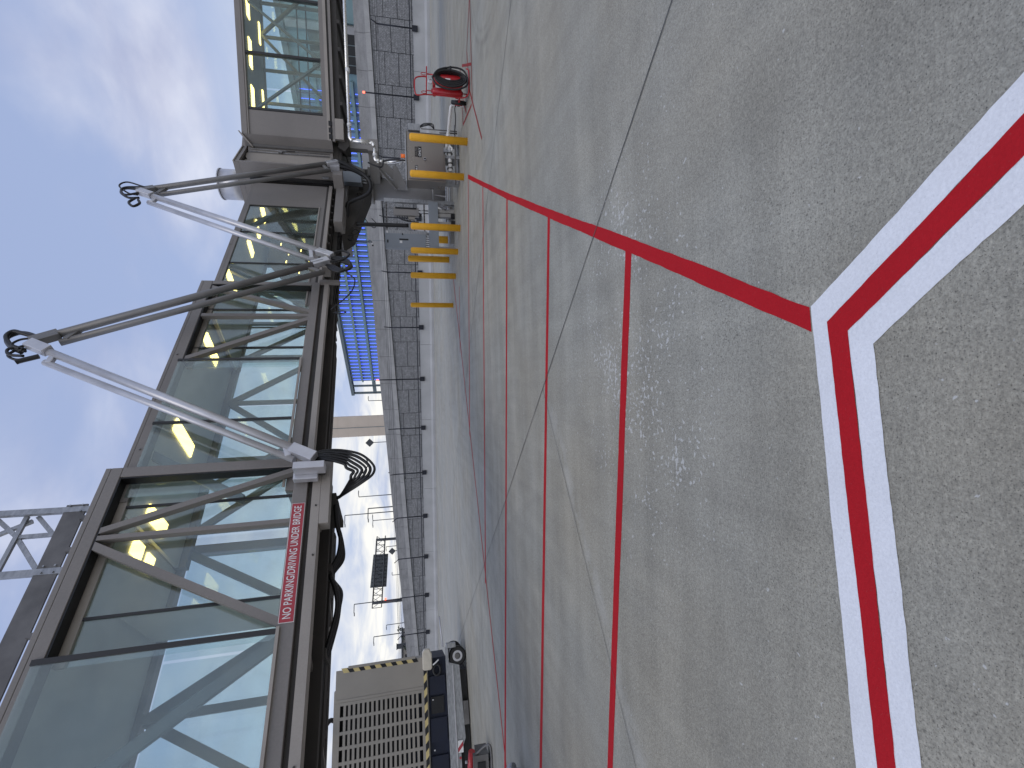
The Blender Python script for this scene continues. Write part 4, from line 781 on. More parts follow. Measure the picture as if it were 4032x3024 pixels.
# ------------------------------------------------------------------ bollards
BOL = [(5.37, 10.03, 1.25, .079, 'yellow bollard right of the water cabinet, nearest the red extinguisher'), (4.95, 10.83, 1.25, .079, 'yellow bollard left of the water cabinet at the end of the thick red line'),
       (4.09, 11.88, 1.26, .085, 'yellow bollard in front of the grey equipment rack, black cable behind it'), (3.68, 12.59, 1.27, .08, 'yellow bollard at the left edge of the grey electrical panel'),
       (4.24, 15.45, 1.35, .10, 'short-looking yellow bollard set farther back, left of the electrical panel'), (3.20, 13.40, 1.29, .084, 'second yellow bollard from the left end of the row'), (2.53, 14.45, 1.31, .074, 'leftmost yellow bollard standing alone'),
       (4.95, 15.6, 0.55, .12, 'yellow post stump mostly hidden below the grey wireway')]
for x, y, h, r, lab in BOL:
    b_ = MB(); b_.tube([(x, y, 0), (x, y, h-0.045), (x, y, h-0.015), (x, y, h)], [r, r, r*0.86, r*0.45], 24)
    o = b_.build('bollard', 'yellow', org=(x, y, 0)); tag(o, lab, 'bollard', 'yellow safety bollards')

# ------------------------------------------------------------------ electrical rack
rk = thing('equipment_rack', (4.6, 13.3, 0), 'galvanised rack with grey wireway, disconnect switch and conduits under the rotunda', 'equipment rack')
MB().box(5.20, 5.30, 13.2, 13.3, 0.0, 1.96).build('strut_post', 'galv', rk); MB().box(4.36, 4.41, 13.3, 13.36, 0.5, 1.97).build('strut_post', 'galv', rk)
for z in (1.90, 0.86):
    rl = MB().box(4.42, 5.19, 13.24, 13.285, z-0.02, z+0.02).build('strut_rail', 'galv_dark', rk)
    for k in range(8): MB().box(4.46+k*0.09, 4.50+k*0.09, 13.232, 13.2395, z-0.009, z+0.009).build('slot', 'black', rl)
MB().box(3.95, 5.25, 13.18, 13.40, 0.47, 0.735).build('wireway', 'elec_grey', rk, bevel=0.006)
ds = MB().box(4.88, 5.11, 13.32, 13.50, 1.01, 1.71).build('disconnect_switch', 'steel_grey', rk, bevel=0.006)
MB().box(5.06, 5.10, 13.30, 13.3195, 1.08, 1.66).build('switch_edge', 'black', ds)
for k in range(5):
    z = 1.62-0.07*k
    MB().tube(smooth_path([(4.879, 13.4, z), (4.84, 13.4, z-0.02), (4.78-0.012*k, 13.38, z-0.12), (4.72-.005*k, 13.34, z-0.28), (4.70, 13.3, 1.02)], 5), 0.012, 6).build('flexible_conduit', 'rubber', ds)
MB().box(4.78, 4.86, 13.35, 13.42, 1.12, 1.30).build('small_box', 'tan_panel', ds)
MB().box(4.84, 4.93, 13.28, 13.315, 0.93, 1.0).build('receptacle', 'black', ds)
for x, z0 in ((5.06, 0.74), (4.98, 0.74)): MB().tube([(x, 13.38, z0), (x, 13.38, 1.009)], 0.016, 8).build('conduit', 'galv', rk)
for x in (5.02, 4.90, 4.66): MB().box(x-0.05, x+0.05, 13.22, 13.36, 0.0, 0.468).build('rack_leg', 'concrete_light', rk)
for x in (4.86, 4.66): MB().box(x-0.055, x+0.055, 13.12, 13.215, 0.0, 0.11).build('foot_block', 'black', rk)
for x, z in ((5.18, .3), (5.12, .2), (4.78, .25), (5.05, .36)): MB().tube([(x, 13.16, z), (x-0.02, 13.16, z-0.12)], 0.018, 8).build('conduit_fitting', 'galv_dark', rk)
for x in (3.97, 4.5): MB().box(x-0.02, x+0.02, 13.2, 13.38, 0.0, 0.468).build('rack_leg', 'steel_grey', rk)
MB().tube([(4.2, 13.45, 0.12), (6.3, 13.3, 0.10)], 0.02, 8).build('floor_conduit', 'galv', rk); MB().tube([(4.6, 13.5, 0.22), (6.3, 13.4, 0.2)], 0.02, 8).build('floor_conduit', 'galv', rk)
MB().tube([(5.74, 13.0, 0.61), (5.28, 13.15, 0.60)], 0.014, 8).build('rail_conduit', 'galv', rk)
MB().box(4.2, 6.6, 13.6, 14.0, zg(14), 0.14).build('concrete_footing', 'concrete_light', rk)
ep = thing('electrical_panel', (4.12, 13.25, 0.76), 'tall pale grey electrical panel mounted on the equipment rack', 'electrical panel')
MB().box(3.91, 4.32, 13.2, 13.38, 0.835, 1.925).build('panel_door', 'elec_grey', ep, bevel=0.006); MB().box(4.322, 4.42, 13.24, 13.38, 0.80, 1.94).build('side_trough', 'galv', ep)
MB().box(3.905, 4.325, 13.22, 13.39, 1.927, 1.95).build('top_cap', 'elec_grey', ep)
MB().box(4.13, 4.175, 13.194, 13.199, 1.32, 1.57).build('name_plate', 'black', ep); MB().box(4.05, 4.12, 13.194, 13.199, 1.49, 1.56).build('notice', 'white', ep); MB().box(4.05, 4.13, 13.194, 13.199, 1.865, 1.905).build('warning_label', 'black', ep)
MB().box(4.33, 4.39, 13.225, 13.239, 1.87, 1.92).build('notice', 'white', ep)
MB().tube([(4.30, 13.199, 1.48), (4.30, 13.17, 1.48)], 0.02, 10).build('handle', 'black', ep)
for k in range(7): MB().tube([(3.98+k*0.06, 13.3, 0.836), (3.98+k*0.06, 13.3, 0.736)], 0.018, 8).build('conduit', 'galv', ep)

# ------------------------------------------------------------------ wheeled fire extinguisher
fx = thing('fire_extinguisher_cart', (6.25, 9.5, 0), 'red wheeled fire extinguisher with coiled black hose', 'fire extinguisher')
fr2 = MB().tube(smooth_path([(6.09, 9.52, 0.03), (6.06, 9.6, 0.12), (6.06, 9.6, 0.5), (6.05, 9.6, 0.88), (6.02, 9.6, 1.06), (6.07, 9.6, 1.11), (6.23, 9.6, 1.12), (6.36, 9.6, 1.10), (6.41, 9.6, 1.0), (6.42, 9.6, 0.87)], 6), 0.014, 10).build('frame', 'red_gloss', fx)
MB().tube([(6.48, 9.6, 0.87), (6.47, 9.62, 0.03)], 0.014, 10).build('frame_rail', 'red_gloss', fr2); MB().tube([(6.16, 9.64, 0.87), (6.17, 9.64, 0.03)], 0.012, 10).build('frame_rail', 'red_gloss', fr2)
MB().tube([(6.61, 9.57, 0.865), (6.02, 9.57, 0.885)], 0.014, 10).build('cross_bar', 'red_gloss', fr2)
for z in (0.72, 0.25): MB().box(6.06, 6.48, 9.635, 9.66, z-.03, z+.03).build('cross_strap', 'red_gloss', fr2)
MB().tube(smooth_path([(6.56, 9.42, 0.06), (6.5, 9.40, 0.016), (6.2, 9.40, 0.016), (6.06, 9.46, 0.03), (6.08, 9.6, 0.06)], 6), 0.014, 10).build('foot_bar', 'red_gloss', fr2)
for x in (6.44, 6.06): MB().tube(smooth_path([(x-.02, 9.55, 0.89), (x-.025, 9.55, 0.95), (x, 9.55, 0.985), (x+.025, 9.55, 0.95), (x+.02, 9.55, 0.89)], 5), 0.007, 8).build('hose_hook', 'red_gloss', fr2)
tk = MB().tube([(6.32, 9.52, 0.12), (6.32, 9.52, 0.15), (6.32, 9.52, 0.20), (6.32, 9.52, 0.58), (6.32, 9.52, 0.66), (6.32, 9.52, 0.71), (6.32, 9.52, 0.735)], [0.05, 0.095, 0.12, 0.12, 0.10, 0.05, 0.03], 24).build('tank', 'red_gloss', fx)
MB().tube([(6.17, 9.66, 0.12), (6.17, 9.66, 0.18), (6.17, 9.66, 0.72), (6.18, 9.66, 0.78)], [0.05, 0.075, 0.075, 0.03], 18).build('gas_cylinder', 'red_gloss', fx)
MB().tube(smooth_path([(6.32, 9.52, 0.735), (6.32, 9.52, 0.80), (6.27, 9.5, 0.83), (6.22, 9.5, 0.81)], 5), 0.018, 10).build('valve', 'silver', tk)
MB().tube([(6.22, 9.47, 0.80), (6.22, 9.44, 0.80)], 0.035, 14).build('gauge', 'silver', tk)
MB().box(6.24, 6.30, 9.397, 9.401, 0.40, 0.50).build('label_plate', 'white', tk)
ho = [(6.24, 0.77), (6.41, 0.64), (6.49, 0.36), (6.46, 0.15), (6.32, 0.06), (6.16, 0.07), (6.06, 0.24), (6.04, 0.48), (6.11, 0.69), (6.22, 0.76)]
MB().tube(smooth_path([(x, 9.33, z) for x, z in ho], 6), 0.018, 10).build('hose', 'rubber', fx)
for k in range(5):
    cxh, czh = 6.285+0.022*k, 0.40; w_, h_ = 0.178-0.028*k, 0.318-0.028*k
    MB().tube([(cxh+w_*math.cos(a)*(1 if math.cos(a) < 0 else 0.85), 9.345+0.022*k, czh+h_*math.sin(a)) for a in [i*math.pi/16 for i in range(32)]], 0.023, 8, closed=True).build('hose', 'rubber', fx)
MB().tube([(6.43, 9.33, 0.40), (6.50, 9.32, 0.40)], 0.022, 10).build('nozzle', 'rubber', fx)
for wx_, wy_ in ((6.24, 10.08), (6.62, 9.86)):
    wv = Vector((-0.86, 0.5, 0)); c = Vector((wx_, wy_, 0.165))
    wh = MB().tube([c-wv*0.045, c-wv*0.03, c+wv*0.03, c+wv*0.045], [0.145, 0.165, 0.165, 0.145], 28).build('wheel', 'rubber', fx)
    MB().tube([c-wv*0.05, c+wv*0.056], 0.085, 20).build('rim', 'red_gloss', wh); MB().tube([c+wv*0.056, c+wv*0.075], 0.03, 12).build('hub', 'galv_dark', wh)
MB().tube([(6.24, 10.08, 0.165), (6.62, 9.86, 0.165)], 0.014, 8).build('axle', 'red_gloss', fx); MB().box(6.16, 6.30, 9.6, 10.05, 0.15, 0.19).build('axle_bracket', 'red_gloss', fx)

# ------------------------------------------------------------------ trailer mounted ground unit
GP = Vector((-7.95, 13.4, 0)); GE = Vector((-0.9119, -0.4104, 0)); GN = Vector((-0.4104, 0.9119, 0))       # GN points away from the camera
def G(a, t, z): v = GP+GE*a+GN*t; return Vector((v.x, v.y, z))
def gb(mb, a0, a1, t0, t1, z0, z1): mb.prism([G(a0, t0, z0), G(a1, t0, z0), G(a1, t1, z0), G(a0, t1, z0)], (0, 0, z1-z0)); return mb
gp = thing('ground_air_trailer', G(2, 0.9, 0), 'tan louvred ground air unit on a blue and grey two-axle trailer', 'trailer')
AE = 4.6
# louvred face: solid strips round rectangular slots
lv = MB(); gb(lv, -0.14, 0.62, 0, 0.05, 1.24, 3.60); gb(lv, 0.622, AE, 0, 0.05, 3.47, 3.60); gb(lv, 0.622, AE, 0, 0.05, 1.24, 1.31)
cols = [0.66+0.325*k for k in range(12)]
rows = 18; z0_, z1_ = 1.31, 3.47; rh = (z1_-z0_)/rows
for c in cols: gb(lv, c-0.036, c+0.036, 0.001, 0.048, 1.312, 3.468)
for r in range(1, rows): gb(lv, 0.624, AE-0.01, 0.004, 0.044, z0_+r*rh-0.032, z0_+r*rh+0.032)
face = lv.build('louvre_panel', 'tan_panel', gp)
gb(MB(), 0.55, 0.60, -0.012, -0.001, 1.24, 3.56).build('panel_seam', 'tan_panel', face)
gb(MB(), 0.35, AE, 0.35, 2.0, 1.26, 3.58).build('cooling_core', 'black', gp)
gb(MB(), 0.7, AE-.3, 0.12, 0.349, 1.35, 1.75).build('blower_housing', 'navy', gp)
gb(MB(), 0.35, AE, 0.05, 2.05, 3.602, 3.64).build('roof_panel', 'tan_panel', gp)
gb(MB(), -0.16, -0.141, 0.0, 0.6, 1.24, 3.30).build('end_panel', 'tan_panel', gp)
gb(MB(), -0.22, -0.161, -0.03, 0.06, 1.45, 3.28).build('edge_guard', 'tan_panel', gp)
n_st = 14
for k in range(7):
    z = 1.42+k*0.29
    MB().prism([G(-0.19, -0.008, z+0.02), G(-0.07, -0.008, z-0.05), G(-0.07, -0.008, z+0.08), G(-0.19, -0.008, z+0.16)], GN*0.007).build('hazard_stripe', 'black', gp)
    MB().prism([G(-0.19, -0.008, z+0.163), G(-0.07, -0.008, z+0.083), G(-0.07, -0.008, z+0.237), G(-0.19, -0.008, z+0.307)], GN*0.007).build('hazard_stripe', 'stripe_yellow', gp)
for k in range(13):
    a = 0.05+k*0.35
    MB().prism([G(a, -0.008, 1.152), G(a+0.17, -0.008, 1.152), G(a+0.26, -0.008, 1.237), G(a+0.09, -0.008, 1.237)], GN*0.03).build('hazard_stripe', 'black', gp)
    MB().prism([G(a+0.173, -0.008, 1.152), G(a+0.347, -0.008, 1.152), G(a+0.437, -0.008, 1.237), G(a+0.263, -0.008, 1.237)], GN*0.03).build('hazard_stripe', 'stripe_yellow', gp)
gb(MB(), -0.1, AE, 0.03, 0.10, 1.12, 1.149).build('stripe_ledge', 'tan_panel', gp)
# blue lower body with recesses
bl = gb(MB(), -0.1, AE, 0.10, 1.95, 0.60, 1.118).build('lower_body', 'navy', gp)
for a0, a1 in ((0.35, 0.80), (1.35, 1.90), (2.2, 2.6)): gb(MB(), a0, a1, 0.04, 0.099, 0.64, 1.08).build('access_door', 'navy', bl)
gb(MB(), 0.85, 1.25, 0.06, 0.099, 0.70, 1.05).build('air_inlet', 'black', bl)
for a in (0.9, 2.05): gb(MB(), a, a+0.03, 0.02, 0.0395, 0.98, 1.02).build('latch', 'silver', bl)
# rounded cream tank at the corner, hose coil below
tkp = [G(-0.36, 0.06, 1.06), G(-0.36, 0.06, 1.20), G(-0.28, 0.06, 1.26), G(0.13, 0.06, 1.26), G(0.17, 0.06, 1.22), G(0.17, 0.06, 1.02), G(0.12, 0.06, 0.99), G(-0.22, 0.06, 0.99)]
MB().prism([p-GN*0.14 for p in tkp], GN*0.3).build('corner_tank', 'cream', gp, bevel=0.03)
cc = G(0.2, 0.02, 0.86)
MB().tube([cc+GE*0.13*math.cos(a)+Vector((0, 0, 0.10*math.sin(a)))-GN*0.02 for a in [i*math.pi/12 for i in range(24)]], 0.035, 8, closed=True).build('hose_coil', 'rubber', gp)
MB().tube(smooth_path([G(-0.05, -0.03, 0.80), G(0.02, -0.05, 0.90), G(0.06, -0.04, 0.97)], 5), 0.02, 8).build('air_line', 'white', gp)
# chassis beam, wheels, tow frame
ch = gb(MB(), -0.32, AE, -0.02, 0.09, 0.52, 0.60)
ch_o = ch.build('chassis_flange', 'galv', gp)
MB().prism([G(0.06, -0.04, 0.52), G(0.16, -0.04, 0.22), G(1.9, -0.04, 0.16), G(2.2, -0.04, 0.30), G(AE, -0.04, 0.30), G(AE, -0.04, 0.52)], GN*0.06).build('chassis_web', 'galv', gp)
gb(MB(), 0.14, AE, -0.075, -0.041, 0.40, 0.425).build('chassis_rib', 'silver', gp)
gb(MB(), -0.30, 0.04, -0.10, 0.15, 0.521, 0.54).build('mudguard', 'galv', gp)
gb(MB(), -0.42, -0.30, -0.06, 0.3, 0.30, 0.56).build('tail_plate', 'galv', gp)
MB().tube([G(-0.35, 0.05, 0.66), G(-1.15, 0.2, 0.72)], 0.02, 8).build('tail_rod', 'silver', gp)
chv = gb(MB(), 1.93, 2.20, -0.075, -0.041, 0.24, 0.38); chv.build('reflector_plate', 'white', gp)
MB().prism([G(1.95, -0.078, 0.24), G(2.05, -0.078, 0.24), G(2.19, -0.078, 0.38), G(2.09, -0.078, 0.38)], GN*0.002).build('reflector_stripe', 'red_sign', gp)
MB().tube([G(2.32, -0.041, 0.33), G(2.32, -0.06, 0.33)], 0.03, 12).build('marker_lamp', 'red_sign', gp)
gb(MB(), 1.05, 1.6, -0.06, 0.0, 0.03, 0.17).build('jack_leg', 'galv_dark', gp)
for a in (-0.07, 3.9):
    for t in (0.08, 1.75):
        c = G(a, t, 0.255)
        wl_ = MB().tube([c-GN*0.10, c-GN*0.075, c+GN*0.075, c+GN*0.10], [0.215, 0.255, 0.255, 0.215], 32).build('wheel', 'rubber', gp)
        MB().tube([c-GN*0.105, c-GN*0.085], [0.14, 0.15], 24).build('rim', 'silver', wl_); MB().tube([c-GN*0.115, c-GN*0.105], [0.055, 0.085], 16).build('hub', 'galv_dark', wl_)
MB().tube([G(-0.07, 0.1, 0.255), G(-0.07, 1.75, 0.255)], 0.04, 8).build('axle', 'black', gp); gb(MB(), 0.2, AE, 0.15, 1.9, 0.22, 0.519).build('frame_core', 'black', gp)
gb(MB(), 0.30, AE, 0.10, 1.7, 0.02, 0.219).build('shade_block', 'black', gp)  # black block added below the chassis to stand in for its shadow
# thick duct up to the bridge
MB().tube(smooth_path([G(1.1, 0.5, 3.63), G(1.05, 0.2, 3.8), G(1.5, -0.6, 4.0), G(2.1, -1.4, 4.05)], 6), 0.06, 10).build('duct', 'rubber', gp)
# red pump cart in front of the trailer
pc = thing('red_pump_cart', (-7.75, 9.1, 0), 'small red tank on a grey frame standing before the trailer', 'pump cart')
MB().tube([(-7.40, 9.25, 0.36), (-8.0, 9.25, 0.42)], 0.065, 16).build('tank', 'red_gloss', pc)
MB().box(-8.15, -7.42, 9.12, 9.42, 0.05, 0.29).build('body', 'galv_dark', pc)
MB().box(-8.1, -7.32, 9.0, 9.10, 0.06, 0.36).build('front_plate', 'galv_dark', pc)
MB().box(-7.95, -7.45, 8.985, 8.999, 0.12, 0.28).build('opening', 'black', pc)
for x in (-7.75,): MB().box(x-0.02, x+0.02, 8.97, 8.984, 0.12, 0.28).build('grille_bar', 'galv', pc)
MB().tube(smooth_path([(-7.32, 9.05, 0.30), (-7.15, 9.0, 0.12), (-7.1, 8.9, 0.03), (-7.4, 8.8, 0.03), (-7.9, 8.75, 0.05)], 5), 0.02, 8).build('push_bar', 'galv_dark', pc)
for x in (-7.5, -8.05): MB().tube([(x, 9.12, 0.09), (x+0.05, 9.12, 0.09)], 0.09, 16).build('wheel', 'rubber', pc)
MB().tube([(-7.6, 9.25, 0.43), (-7.6, 9.25, 0.50)], 0.025, 10).build('valve', 'galv', pc)
tb2 = thing('tow_hitch', (-5.5, 6.1, 0), 'grey and black tow hitch lying on the apron at the left picture edge', 'tow hitch')
MB().tube(smooth_path([(-5.25, 6.15, 0.12), (-5.3, 6.2, 0.16), (-5.5, 6.3, 0.17), (-6.4, 6.6, 0.16)], 5), 0.05, 10).build('draw_bar', 'galv', tb2); MB().tube([(-5.05, 5.72, 0.06), (-5.35, 5.85, 0.06)], 0.06, 14).build('roller', 'rubber', tb2)
MB().tube([(-5.3, 6.2, 0.16), (-5.2, 6.0, 0.0)], 0.02, 8).build('stand_leg', 'galv', tb2); MB().tube([(-6.3, 6.57, 0.16), (-6.3, 6.57, 0.0)], 0.02, 8).build('stand_leg', 'galv', tb2); MB().tube([(-5.25, 5.82, 0.06), (-5.3, 6.2, 0.14)], 0.02, 8).build('link', 'galv', tb2)

# ------------------------------------------------------------------ barrier, fence and retaining wall
def LB(x, c, z): return Vector((x, c-0.28*x, z))
LDV = Vector((-0.963, 0.2697, 0)); LNV = Vector((0.2697, 0.963, 0))                                   # LNV points away from the camera
bar = thing('concrete_barrier', LB(0, 40.3, -0.65), 'long low concrete barrier carrying the perimeter fence', 'barrier')
BX = [x for x in (36, 29.5, 23, 16.5, 10, 3.5, -3, -9.5, -16, -22.5, -29, -35.5, -42)]
for x0, x1 in zip(BX, BX[1:]):
    p0 = LB(x0-0.01, 40.3, 0); p1 = LB(x1+0.01, 40.3, 0)
    prof = [(0, -0.66), (0, -0.45), (0.12, -0.28), (0.20, 0.52), (0.50, 0.52), (0.58, -0.28), (0.70, -0.45), (0.70, -0.66)]
    MB().prism([p0+LNV*t+Vector((0, 0, z)) for t, z in prof], p1-p0).build('barrier_segment', 'barrier', bar)
fen = thing('perimeter_fence', LB(0, 40.3, 0.52), 'dark chain-link perimeter fence posts on the concrete barrier', 'fence')
PX = [25.55, 21.35, 17.3, 13.2, 9.2, 4.92, 0.62, -3.7, -7.9, -12.2, -16.45, -20.7, -25.0, -29.3, 29.8, -33.6]
for i, x in enumerate(PX):
    p = LB(x, 40.3, 0)+LNV*0.12; H = 3.35
    if i in (1, 6): H = 4.05
    po = MB().tube([p+Vector((0, 0, 0.25)), p+Vector((0, 0, H-0.35))]+([p+LNV*0.0+Vector((0, 0, H))] if i in (1, 6) else []), 0.05, 8).build('post', 'post_navy', fen)
    MB().box(p.x-0.19, p.x+0.19, p.y-0.08, p.y+0.02, 0.22, 0.62).build('base_plate', 'post_navy', po)
    if i in (1, 6): MB().tube([p+Vector((0, 0, H)), p+Vector((0, 0, H+0.16))], 0.065, 12).build('red_lamp', 'red_lamp', po)
    else: MB().tube([p+Vector((0, 0, H-0.35)), p-LDV*(-0.16 if i > 8 else 0.1)-LNV*0.3+Vector((0, 0, H+0.05))], 0.035, 6).build('outrigger', 'post_navy', po)
for z, r in ((0.78, 0.045), (2.98, 0.012), (3.14, 0.009), (3.28, 0.009)):
    MB().tube([LB(36, 40.3, z)+LNV*0.05, LB(-38, 40.3, z)+LNV*0.05], r, 6).build('rail' if z < 1 else 'wire', 'post_navy', fen)
def mesh_mat():
    m = bpy.data.materials.new('chain_link'); m.use_nodes = True; nt = m.node_tree; nd = nt.nodes; lk = nt.links; nd.clear()
    o = nd.new('ShaderNodeOutputMaterial'); tr = nd.new('ShaderNodeBsdfTransparent'); df = nd.new('ShaderNodeBsdfDiffuse'); df.inputs[0].default_value = (0.02, 0.022, 0.03, 1)
    t = nd.new('ShaderNodeTexCoord'); outs = []
    for rot in (45, -45):
        mp = nd.new('ShaderNodeMapping'); mp.inputs['Rotation'].default_value = (0, R_(rot), 0); lk.new(t.outputs['Object'], mp.inputs[0])
        wv = nd.new('ShaderNodeTexWave'); wv.wave_type = 'BANDS'; wv.bands_direction = 'X'; wv.inputs['Scale'].default_value = 2.6; lk.new(mp.outputs[0], wv.inputs['Vector']); outs.append(wv.outputs['Fac'])
    mx = nd.new('ShaderNodeMath'); mx.operation = 'MAXIMUM'; lk.new(outs[0], mx.inputs[0]); lk.new(outs[1], mx.inputs[1])
    mr_ = nd.new('ShaderNodeMapRange'); lk.new(mx.outputs[0], mr_.inputs[0]); mr_.inputs[1].default_value = 0.93; mr_.inputs[2].default_value = 0.99; mr_.inputs[3].default_value = 0.0; mr_.inputs[4].default_value = 0.22
    ms = nd.new('ShaderNodeMixShader'); lk.new(mr_.outputs[0], ms.inputs[0]); lk.new(tr.outputs[0], ms.inputs[1]); lk.new(df.outputs[0], ms.inputs[2]); lk.new(ms.outputs[0], o.inputs[0])
    MATS['chain'] = m
mesh_mat()
cm = MB(); cm.v = [LB(36, 40.3, 0.80)+LNV*0.06, LB(-38, 40.3, 0.80)+LNV*0.06, LB(-38, 40.3, 2.98)+LNV*0.06, LB(36, 40.3, 2.98)+LNV*0.06]; cm.f = [(0, 1, 2, 3)]
cm.build('chain_link_mesh', 'chain', fen)

ZT = [(60, 5.3), (30, 5.12), (25, 5.08), (14.5, 4.91), (6.5, 4.63), (0.8, 4.40), (-6.3, 3.99), (-12.2, 3.71), (-22.1, 3.18), (-27, 2.95), (-60, 1.6)]
ZD = [(60, 4.4), (31, 3.86), (24.5, 3.69), (16.5, 3.51), (5.9, 3.07), (-4.5, 2.57), (-15.9, 2.10), (-29, 1.48), (-60, 0.1)]
wal = thing('retaining_wall', LB(0, 47, -0.65), 'grey stone-patterned retaining wall below the elevated road', 'wall')
CW = 47.0
def wz(tab, x): return interp(tab, x)
core = MB(); N_ = 24; xs = [45-100*i/N_ for i in range(N_+1)]
for x in xs:
    zt = wz(ZD, x)+0.12
    for t in (0.10, 1.2):
        for z in (-0.7, zt): core.v.append(tuple(LB(x, CW, z)+LNV*t))
for i in range(N_):
    a = i*4; b_ = a+4; core.f += [(a, b_, b_+1, a+1), (a+2, a+3, b_+3, b_+2), (a+1, b_+1, b_+3, a+3)]
core_o = core.build('wall_core', 'wall_core', wal)
pw = 2.35; x = 42.0; ci = 0
while x > -48:
    x1 = x-pw; z = -0.65-(0.575 if ci % 2 else 0)
    while True:
        ztop0 = wz(ZD, x)-0.02; ztop1 = wz(ZD, x1)-0.02; zb = max(z, -0.66)
        if zb >= min(ztop0, ztop1)-0.05: break
        za = z+1.15
        q = 0.022; pr = random.uniform(0, 0.02)
        z_l = min(za-q, ztop0); z_r = min(za-q, ztop1)
        poly = [LB(x-q, CW, zb+q), LB(x1+q, CW, zb+q), LB(x1+q, CW, max(z_r, zb+.03)), LB(x-q, CW, max(z_l, zb+.03))]
        MB().prism([p-LNV*pr for p in poly], LNV*0.095).build('panel', 'ashlar', wal)
        z += 1.15
    x = x1; ci += 1
x = 42.0
while x > -48:                                                                                          # coping and parapet, cast in lengths
    x1 = x-2.6
    for nm, m, t0, t1, f0, f1 in (('coping', 'coping', -0.16, 0.9, lambda v: wz(ZD, v)+0.02, lambda v: wz(ZD, v)+0.42), ('parapet', 'parapet', 0.02, 0.45, lambda v: wz(ZD, v)+0.425, lambda v: max(wz(ZT, v), wz(ZD, v)+0.6))):
        a_, b_ = x-0.012, x1+0.012
        MB().prism([LB(a_, CW, f0(a_))+LNV*t0, LB(b_, CW, f0(b_))+LNV*t0, LB(b_, CW, f1(b_))+LNV*t0, LB(a_, CW, f1(a_))+LNV*t0], LNV*(t1-t0)).build(nm+'_segment', m, wal)
    x = x1
rd = MB(); rd.v = [LB(60, 48.3, 2.9), LB(-90, 48.3, 0.6), LB(-200, 260, 0.6), LB(120, 260, 2.9), LB(60, 48.3, -0.7), LB(-90, 48.3, -0.7), LB(-200, 260, -.7), LB(120, 260, -.7)]
rd.f = [(0, 1, 2, 3), (0, 4, 5, 1), (1, 5, 6, 2), (2, 6, 7, 3), (3, 7, 4, 0)]
tag(rd.build('elevated_road', 'road'), 'elevated road behind the retaining wall', kind='structure')

# ------------------------------------------------------------------ building with blue light strips
UD = Vector((-0.6097, 0.7926, 0)); UN = Vector((0.7926, 0.6097, 0)); U0_ = Vector((21.13, 72.53, 0))      # UN points away from the camera
def Ub(k, t, z): v = U0_+UD*k+UN*t; return Vector((v.x, v.y, z))
def ub(mb, k0, k1, t0, t1, z0, z1): mb.prism([Ub(k0, t0, z0), Ub(k1, t0, z0), Ub(k1, t1, z0), Ub(k0, t1, z0)], (0, 0, z1-z0)); return mb
bld = thing('lit_building', Ub(5, 8, 1), 'long teal building with rows of blue light strips beyond the wall', 'building')
KS = 1.0; KL = 32.6
ub(MB(), -50, KL, 0.3, 16, 0.8, 13.2).build('wall', 'led_facade', bld)
ub(MB(), -50, KL+0.2, -0.2, 16.3, 13.2, 13.75).build('roof', 'bld_frame', bld)
ROW = [(11.28, 12.85), (9.30, 10.90), (7.30, 8.75), (5.30, 6.80)]
for z0, z1 in ROW: ub(MB(), -22.6, KL, -0.05, 0.28, z0-0.36, z0-0.08).build('floor_band', 'led_band', bld)
for r, (z0, z1) in enumerate(ROW):
    for i in range(-22, 33):
        if r == 3 and i > -5: continue
        k = i*0.985+0.3; ub(MB(), k-0.022, k+0.022, -0.02, 0.04, z0+0.1, z1).build('light_strip', 'led', bld)
        if i < 12: ub(MB(), k+0.42, k+0.47, 0.12, 0.30, z0-0.05, z1+0.25).build('facade_joint', 'bld_frame', bld)
# end portal open to the sky
for k0, k1, z0, z1 in ((KL+1.2, KL+1.6, 1, 13.2), (KL+3.6, KL+4.1, 1, 13.2), (KL, KL+4.1, 8.6, 9.3)): ub(MB(), k0, k1, 0, 0.25, z0, z1).build('portal_post' if z0 < 2 else 'portal_beam', 'bld_frame', bld)
ub(MB(), KL+0.21, KL+4.3, -0.2, 1.2, 13.15, 13.75).build('portal_roof', 'bld_frame', bld)
# dark glazed bay on the right and greenish glazing beyond
gz = ub(MB(), -27.2, -23.4, 0.02, 0.28, 5.0, 11).build('dark_bay', 'dark_glass', bld)
for k in (-26.2, -25.2, -24.3): ub(MB(), k, k+0.08, -0.03, 0.019, 5.0, 11).build('mullion', 'bld_frame', gz)
for z in (7.6, 8.5): ub(MB(), -27.2, -23.4, -0.035, 0.018, z, z+0.10).build('transom', 'bld_frame', gz)
ub(MB(), -27.9, -27.25, -0.4, 0.28, 1, 13).build('pier', 'coping', bld)
for k in range(8): ub(MB(), -30.3-k*2.3, -28.1-k*2.3, -0.02, 0.25, 4.5, 12.8).build('glazing_panel', 'led_band', bld)
ub(MB(), -50, -22.6, -0.5, 0.0, 3.0, 4.4).build('plinth', 'coping', bld)

